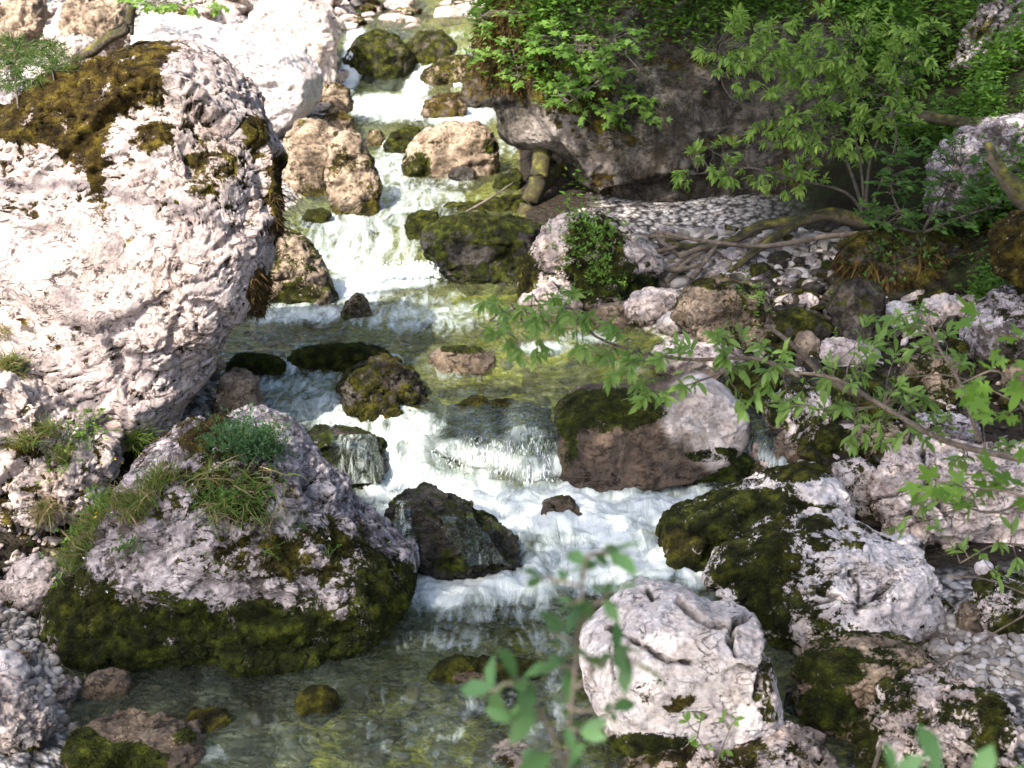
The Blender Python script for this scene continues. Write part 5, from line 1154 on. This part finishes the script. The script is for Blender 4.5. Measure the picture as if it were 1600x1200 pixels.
herb('creeping_plant', 'leafy herb on the left outcrop beside the grass', [OR(CR, 130, 680), OR(CR, 100, 720), OR(CR, 140, 660)], .04, 34, 'leaf_bright', spread=.07)
herb('creeping_plant', 'light green herb along the left foot of the lavender boulder', [OR(B3, 140, 800), OR(B3, 105, 880), OR(B3, 125, 850), OR(B3, 160, 780)], .04, 26, 'leaf_bright', spread=.06)
herb('creeping_plant', 'tiny sprigs dotted over the right flank of the lavender boulder', [OR(B3, 520, 870), OR(B3, 440, 700), OR(B3, 480, 820), OR(B3, 420, 860), OR(B3, 330, 880)], .022, 7, 'leaf_herb', spread=.03)
herb('creeping_plant', 'green leaf mat flowing down the plant topped boulder', [OR(P43, x, y) for x, y in ((915, 345), (930, 370), (945, 400), (900, 385), (925, 420), (880, 365), (955, 360), (905, 330), (960, 430))], .06, 24, 'leaf_maple', spread=.10, lift=.06)
LD = 'thick mossy ledge with brown hanging moss below the shrub, right'
herb('creeping_plant', 'small round leaves on the mossy ledge', [OR(LD, x, y) for x, y in ((1380, 400), (1390, 415), (1440, 405), (1460, 415), (1360, 385), (1500, 395), (1420, 380))], .05, 12, 'leaf_herb', spread=.09)
RM = 'dark boulder with moss streaks and one pale cheek on the right bank'
herb('creeping_plant', 'bright little plant on the dark moss streaked boulder', [OR(RM, 1180, 460), OR(RM, 1165, 450), OR(RM, 1190, 470)], .045, 12, 'leaf_maple', spread=.07)
def flower(name, label, spots, mat, r, cat='flower', group=None):
    for (p, nn), lb in zip(spots, label):
        q = p + norm(nn + np.array([0, 0, .8])) * .06
        root = empty(name, p); tag(root, lb, cat, group)
        tubes('stalk', [(np.array([p, (p + q) / 2 + [.004, 0, 0], q]), .0015, .001)], M['grassstem'], root, 4)
        L = Leaves('oval'); ax = norm(nn + np.array([0, -.6, .8])); rosette(L, q, ax, 6, r, 0, 1.6); L.build('petals', M[mat], root)
ys = [(112, 832), (122, 812), (118, 795), (128, 786), (100, 865), (180, 720), (190, 728), (165, 736), (84, 905)]
flower('yellow_flower', ['yellow flower in the grass fringe of the lavender boulder'] * 9, [OR(B3 if y > 740 else CR, x, y) for x, y in ys], 'yellow', .016, group='yellow flowers in the grass at the lavender boulder')
ws = [(270, 690), (300, 765), (325, 890), (180, 930), (130, 880), (510, 840), (245, 910), (505, 700)]
flower('white_flower', ['tiny white flower on the lavender boulder'] * 8, [OR(B3, x, y) for x, y in ws], 'petal', .013, group='white flowers on the lavender boulder')

def spruce(label, base, top, size):
    root = empty('spruce_seedling', base); tag(root, label, 'sapling')
    ln = wig(base, top, 8, .02); lines = [(ln, .010, .003)]; L = Leaves('needle'); H = np.linalg.norm(top - base)
    for i in range(26):
        t = .25 + .75 * i / 26; p = base + (top - base) * t; a = i * 2.4; r = H * .42 * (1.1 - t) + .04
        d = np.array([math.cos(a), math.sin(a), .05]); e = p + d * r; bl = wig(p, e, 5, .05); lines.append((bl, .004, .0015))
        n = int(30 + 60 * r / .3); s = rng.random((n, 1)); pp = p + (e - p) * s
        dd = norm(d * .7 + rng.normal(0, .8, (n, 3))); L.add(pp, dd, rng.normal(0, 1, (n, 3)), size * rng.uniform(.7, 1.2, n) * 2.2)
    tubes('trunk', lines, M['bark'], root, 5); L.build('crown', M['needle'], root)
spruce('spruce seedling at the left edge on the mossy giant boulder', OR(G_, 22, 165)[0], at(20, 55, 12.2), .035)
spruce('smaller spruce seedling right of the edge one on the giant boulder', OR(G_, 80, 120)[0], at(78, 62, 12.2), .03)

# moss fuzz that breaks the smooth outline of the near mossy rocks
def fuzz(label, n, size, mat='mossblade', sel=None, hang=0.0, name='moss'):
    k = ROCKS[label]; m = k['moss'] > .55
    if sel is not None: m = sel(k)
    idx = np.where(m & (k['dep'] > -.5))[0]
    if len(idx) < 10: return
    i = rng.choice(idx, n)
    d = k['N'][i] * (1 - hang * .7) + rng.normal(0, .45, (n, 3)) + [0, 0, .2 - 1.6 * hang]
    V, F_, lv = blades(k['V'][i] - k['N'][i] * .004, d, size * rng.uniform(.5, 1.3, n), .10, 3)
    mesh_np(name, V, F_, M[mat], k['o'], {'lv': lv}, origin=np.zeros(3))
fuzz(B3, 26000, .022); fuzz(G_, 9000, .022, 'goldmoss' if 'goldmoss' in M else 'mossblade'); fuzz(B17, 12000, .018)
for lb in ('wedge shaped boulder with a thick dark green moss slope above the foaming pool', 'flat topped pink rock with a thick green moss front at the bottom left', 'mossy boulder under the broken stick, lower right', 'ledged boulder striped with green moss in the bottom right corner',
           'brown moss covered rock parting the current above the waterfall', 'long rounded green moss rock in the middle of the weir', 'short rounded green moss rock at the left end of the weir', 'dark green moss bank at the foot of the smooth brown boulder', B20):
    fuzz(lb, 7000, .02)
fuzz(LD, 5000, .05, 'mossblade')
fuzz(LD, 7000, .16, 'hangmoss', lambda k: (k['N'][:, 2] < .15) & (k['PX'][:, 1] > 395), .9, 'hanging_moss')
fuzz(CL, 6000, .10, 'hangmoss', lambda k: ((k['PX'][:, 0] < 830) & (k['PX'][:, 1] < 140)) & (k['N'][:, 2] < .5), .8, 'hanging_moss')
fuzz(G_, 5000, .07, 'hangmoss', lambda k: (k['PX'][:, 0] > 385) & (k['PX'][:, 1] > 300) & (k['PX'][:, 1] < 510) & (k['moss'] > .4), .7, 'hanging_moss')

# ------------------------------------------------------------------ white water thrown up by the falls
def hit_near(px, py, D):
    d = ray(px, py); d = d / d[1]; Y = np.linspace(D - 1.2, D + 1.2, 120) if D < 14 else np.linspace(D - .05, D + .05, 3)
    z = HC + d[2] * Y; i = int(np.argmax(z <= zW(d[0] * Y, Y)))
    return np.array([d[0] * Y[i], Y[i], z[i]])
def spray(name, label, boxes, r):
    U, Qf = cube_sphere(2); VV = []
    for (px, py, rx, ry, n, D, st) in boxes:
        for x, y in scatter([(px, py, rx, ry, n)]):
            p = hit_near(x, y, D) + [0, -abs(rng.normal(.02, .03)), 0]; s = r * rng.lognormal(-.55, .45) * D / 11; p = p - [0, 0, s * st * 1.1]
            a = rng.uniform(-.35, .35)
            W = U * (s, s, s * st * rng.uniform(.5, 1.5)); W = W + np.outer(W[:, 2], [a, 0, 0])
            VV.append(W + p)
    m = len(VV); V = np.concatenate(VV)
    F_ = (Qf[None] + (np.arange(m) * len(U))[:, None, None]).reshape(-1, 4)
    tag(mesh_np(name, V, F_, M['spray']), label, 'spray', kind='stuff')
spray('waterfall_spray', 'falling drops and threads of the main falls', [(825, 708, 42, 38, 650, 11.27, 7.0), (740, 715, 58, 30, 420, 11.24, 4.5), (650, 690, 50, 40, 90, 11.2, 1.4), (560, 712, 34, 28, 70, 11.12, 3.2), (600, 770, 40, 30, 160, 11.0, 1.4),
      (700, 745, 170, 16, 320, 11.05, 1.0), (950, 745, 130, 10, 60, 11.0, 1.0)], .0052)
spray('waterfall_spray', 'drops jumping off the dark splashed rock', [(620, 820, 25, 50, 200, 10.4, 2.0), (720, 880, 100, 16, 160, 9.75, 1.0), (640, 780, 50, 20, 120, 10.5, 1.2)], .0055)
spray('waterfall_spray', 'white spurts where the far rapids break between the dark boulders', [(650, 138, 16, 16, 160, 27.6, 1.6), (548, 120, 10, 40, 160, 28.3, 2.0), (716, 138, 10, 10, 60, 27.4, 1.5), (640, 420, 60, 16, 220, 15.9, 1.2), (610, 228, 14, 12, 60, 21.4, 1.0)], .011)
spray('waterfall_spray', 'little jets at the corner boulder, bottom left', [(95, 1175, 7, 30, 150, 6.9, 2.4)], .010)

# ------------------------------------------------------------------ trees: unseen ones added to shade the stream, then those on the slopes (crowns above the picture)
def tree(label, base, trunk_top, blobs, n, sz=.2, r0=.22, rtop=.10, group=None):
    base = np.array(base, float); base[2] = G(base[0], base[1]) - .1
    root = empty('broadleaf_tree', base); tag(root, label, 'tree', group)
    tt = np.array(trunk_top, float); ln = wig(base, tt, 12, .03)
    tubes('trunk', [(ln, r0, rtop)], M['bark'], root, 12, .06)
    lines = []; L = Leaves('dia')
    for c, R_ in blobs:
        c = np.array(c, float); s = ln[rng.integers(7, 12)]; lines.append((wig(s, c, 9, .08), rtop * .6, .02))
        nk = int(n * R_ ** 2 / 4)
        cl = c + norm(rng.normal(0, 1, (nk // 14, 3))) * (R_ * rng.random((nk // 14, 1)) ** .4) * (1, 1, .6)
        P = cl[rng.integers(0, len(cl), nk)] + rng.normal(0, .22, (nk, 3))
        L.add(P, rng.normal(0, 1, (nk, 3)), np.array([0, 0, 1.]) + rng.normal(0, .5, (nk, 3)), sz * rng.uniform(.6, 1.3, nk))
        for q in cl[::4]: lines.append((wig(c + (q - c) * .1, q, 5, .1), .02, .006))
    tubes('limbs', lines, M['bark'], root, 6); L.build('crown', M['canopy'], root)
def over(x, y, z=1.0, t=13.0): return np.array([x, y, z]) + SUN * t
for lb, b, tt, tg in SHADE:
    tree(lb, b, tt, [(over(x, y, z, t), r) for x, y, z, t, r in tg], CANOPY_N)
tr = [(1.8, 23.5), (2.3, 25.0), (3.0, 22.6), (4.9, 21.5), (5.2, 23.8), (6.5, 20.5), (7.8, 22)]
td = ['slender pale trunk rising from the cliff undergrowth near the top centre', 'thin dark trunk behind the slender pale one', 'leaning mossy trunk over the cliff top', 'stout grey trunk behind the tall shrub', 'second grey trunk just right of the stout one', 'dark trunk beside the crag', 'trunk far right behind the crag']
for (x, y), l in zip(tr, td):
    h = G(np.array([x]), np.array([y]))[0]
    tree(l, (x, y, h), (x + rng.uniform(-.6, .6), y + rng.uniform(-.5, .5), h + 7), [((x + rng.uniform(-1, 1), y + rng.uniform(-1, 1), h + 7.5), 2.4)], 1400, .22, rng.uniform(.08, .17), .06, 'trees on the forest slope')
for i, (x, y) in enumerate([(-9, 50), (-14, 56), (-4, 58), (3, 60), (10, 52), (-20, 48), (8, 66), (-10, 68)]):
    h = G(np.array([x]), np.array([y]))[0]
    tree('green tree on the far sunlit slope', (x, y, h), (x, y, h + 6), [((x, y, h + 4), 3.2), ((x + 1, y, h + 7), 2.6)], 900, .3, .2, .08, 'trees on the far slope')

def veil(name, label, rock_label, x0, x1, y0, y1, foam, n=26):
    """a thin sheet of water running down the front of a rock"""
    P = np.zeros((n, n, 3))
    for j, v in enumerate(np.linspace(0, 1, n)):
        for i, u in enumerate(np.linspace(0, 1, n)):
            a = x0[0] + (x0[1] - x0[0]) * v; b_ = x1[0] + (x1[1] - x1[0]) * v
            pp, nn = on_rock(rock_label, a + (b_ - a) * u, y0 + (y1 - y0) * v); P[j, i] = pp + nn * .01 + [0, -.012, 0]
    for _ in range(3):
        Q_ = P.copy(); P[1:-1] = (Q_[:-2] + 2 * Q_[1:-1] + Q_[2:]) / 4; Q_ = P.copy(); P[:, 1:-1] = (Q_[:, :-2] + 2 * Q_[:, 1:-1] + Q_[:, 2:]) / 4
    P[..., 1] -= .01
    idx = np.arange(n * n).reshape(n, n); Q_ = np.stack([idx[:-1, :-1], idx[1:, :-1], idx[1:, 1:], idx[:-1, 1:]], -1).reshape(-1, 4)
    u = np.tile(np.linspace(-1, 1, n), (n, 1)); f = foam * (1 - np.abs(u) ** 3 * .8)
    tag(mesh_np(name, P.reshape(-1, 3), Q_, M['water'], attrs={'foam': f.ravel(), 'fall': np.ones(n * n), 'milk': np.full(n * n, .05)}), label, 'running water', kind='stuff')
veil('water_veil', 'thin veil of water over the black wet rock left of the main falls', 'black wet rock with water veiling it left of the main falls', (520, 515), (590, 610), 672, 752, .42)
veil('water_veil', 'splashing film of water on the left side of the big dark wet rock', 'big dark wet rock in the white water below the falls', (615, 608), (640, 655), 775, 880, .36)
veil('water_veil', 'thin film of water over the middle of the big dark wet rock', 'big dark wet rock in the white water below the falls', (690, 720), (740, 800), 800, 880, .26)
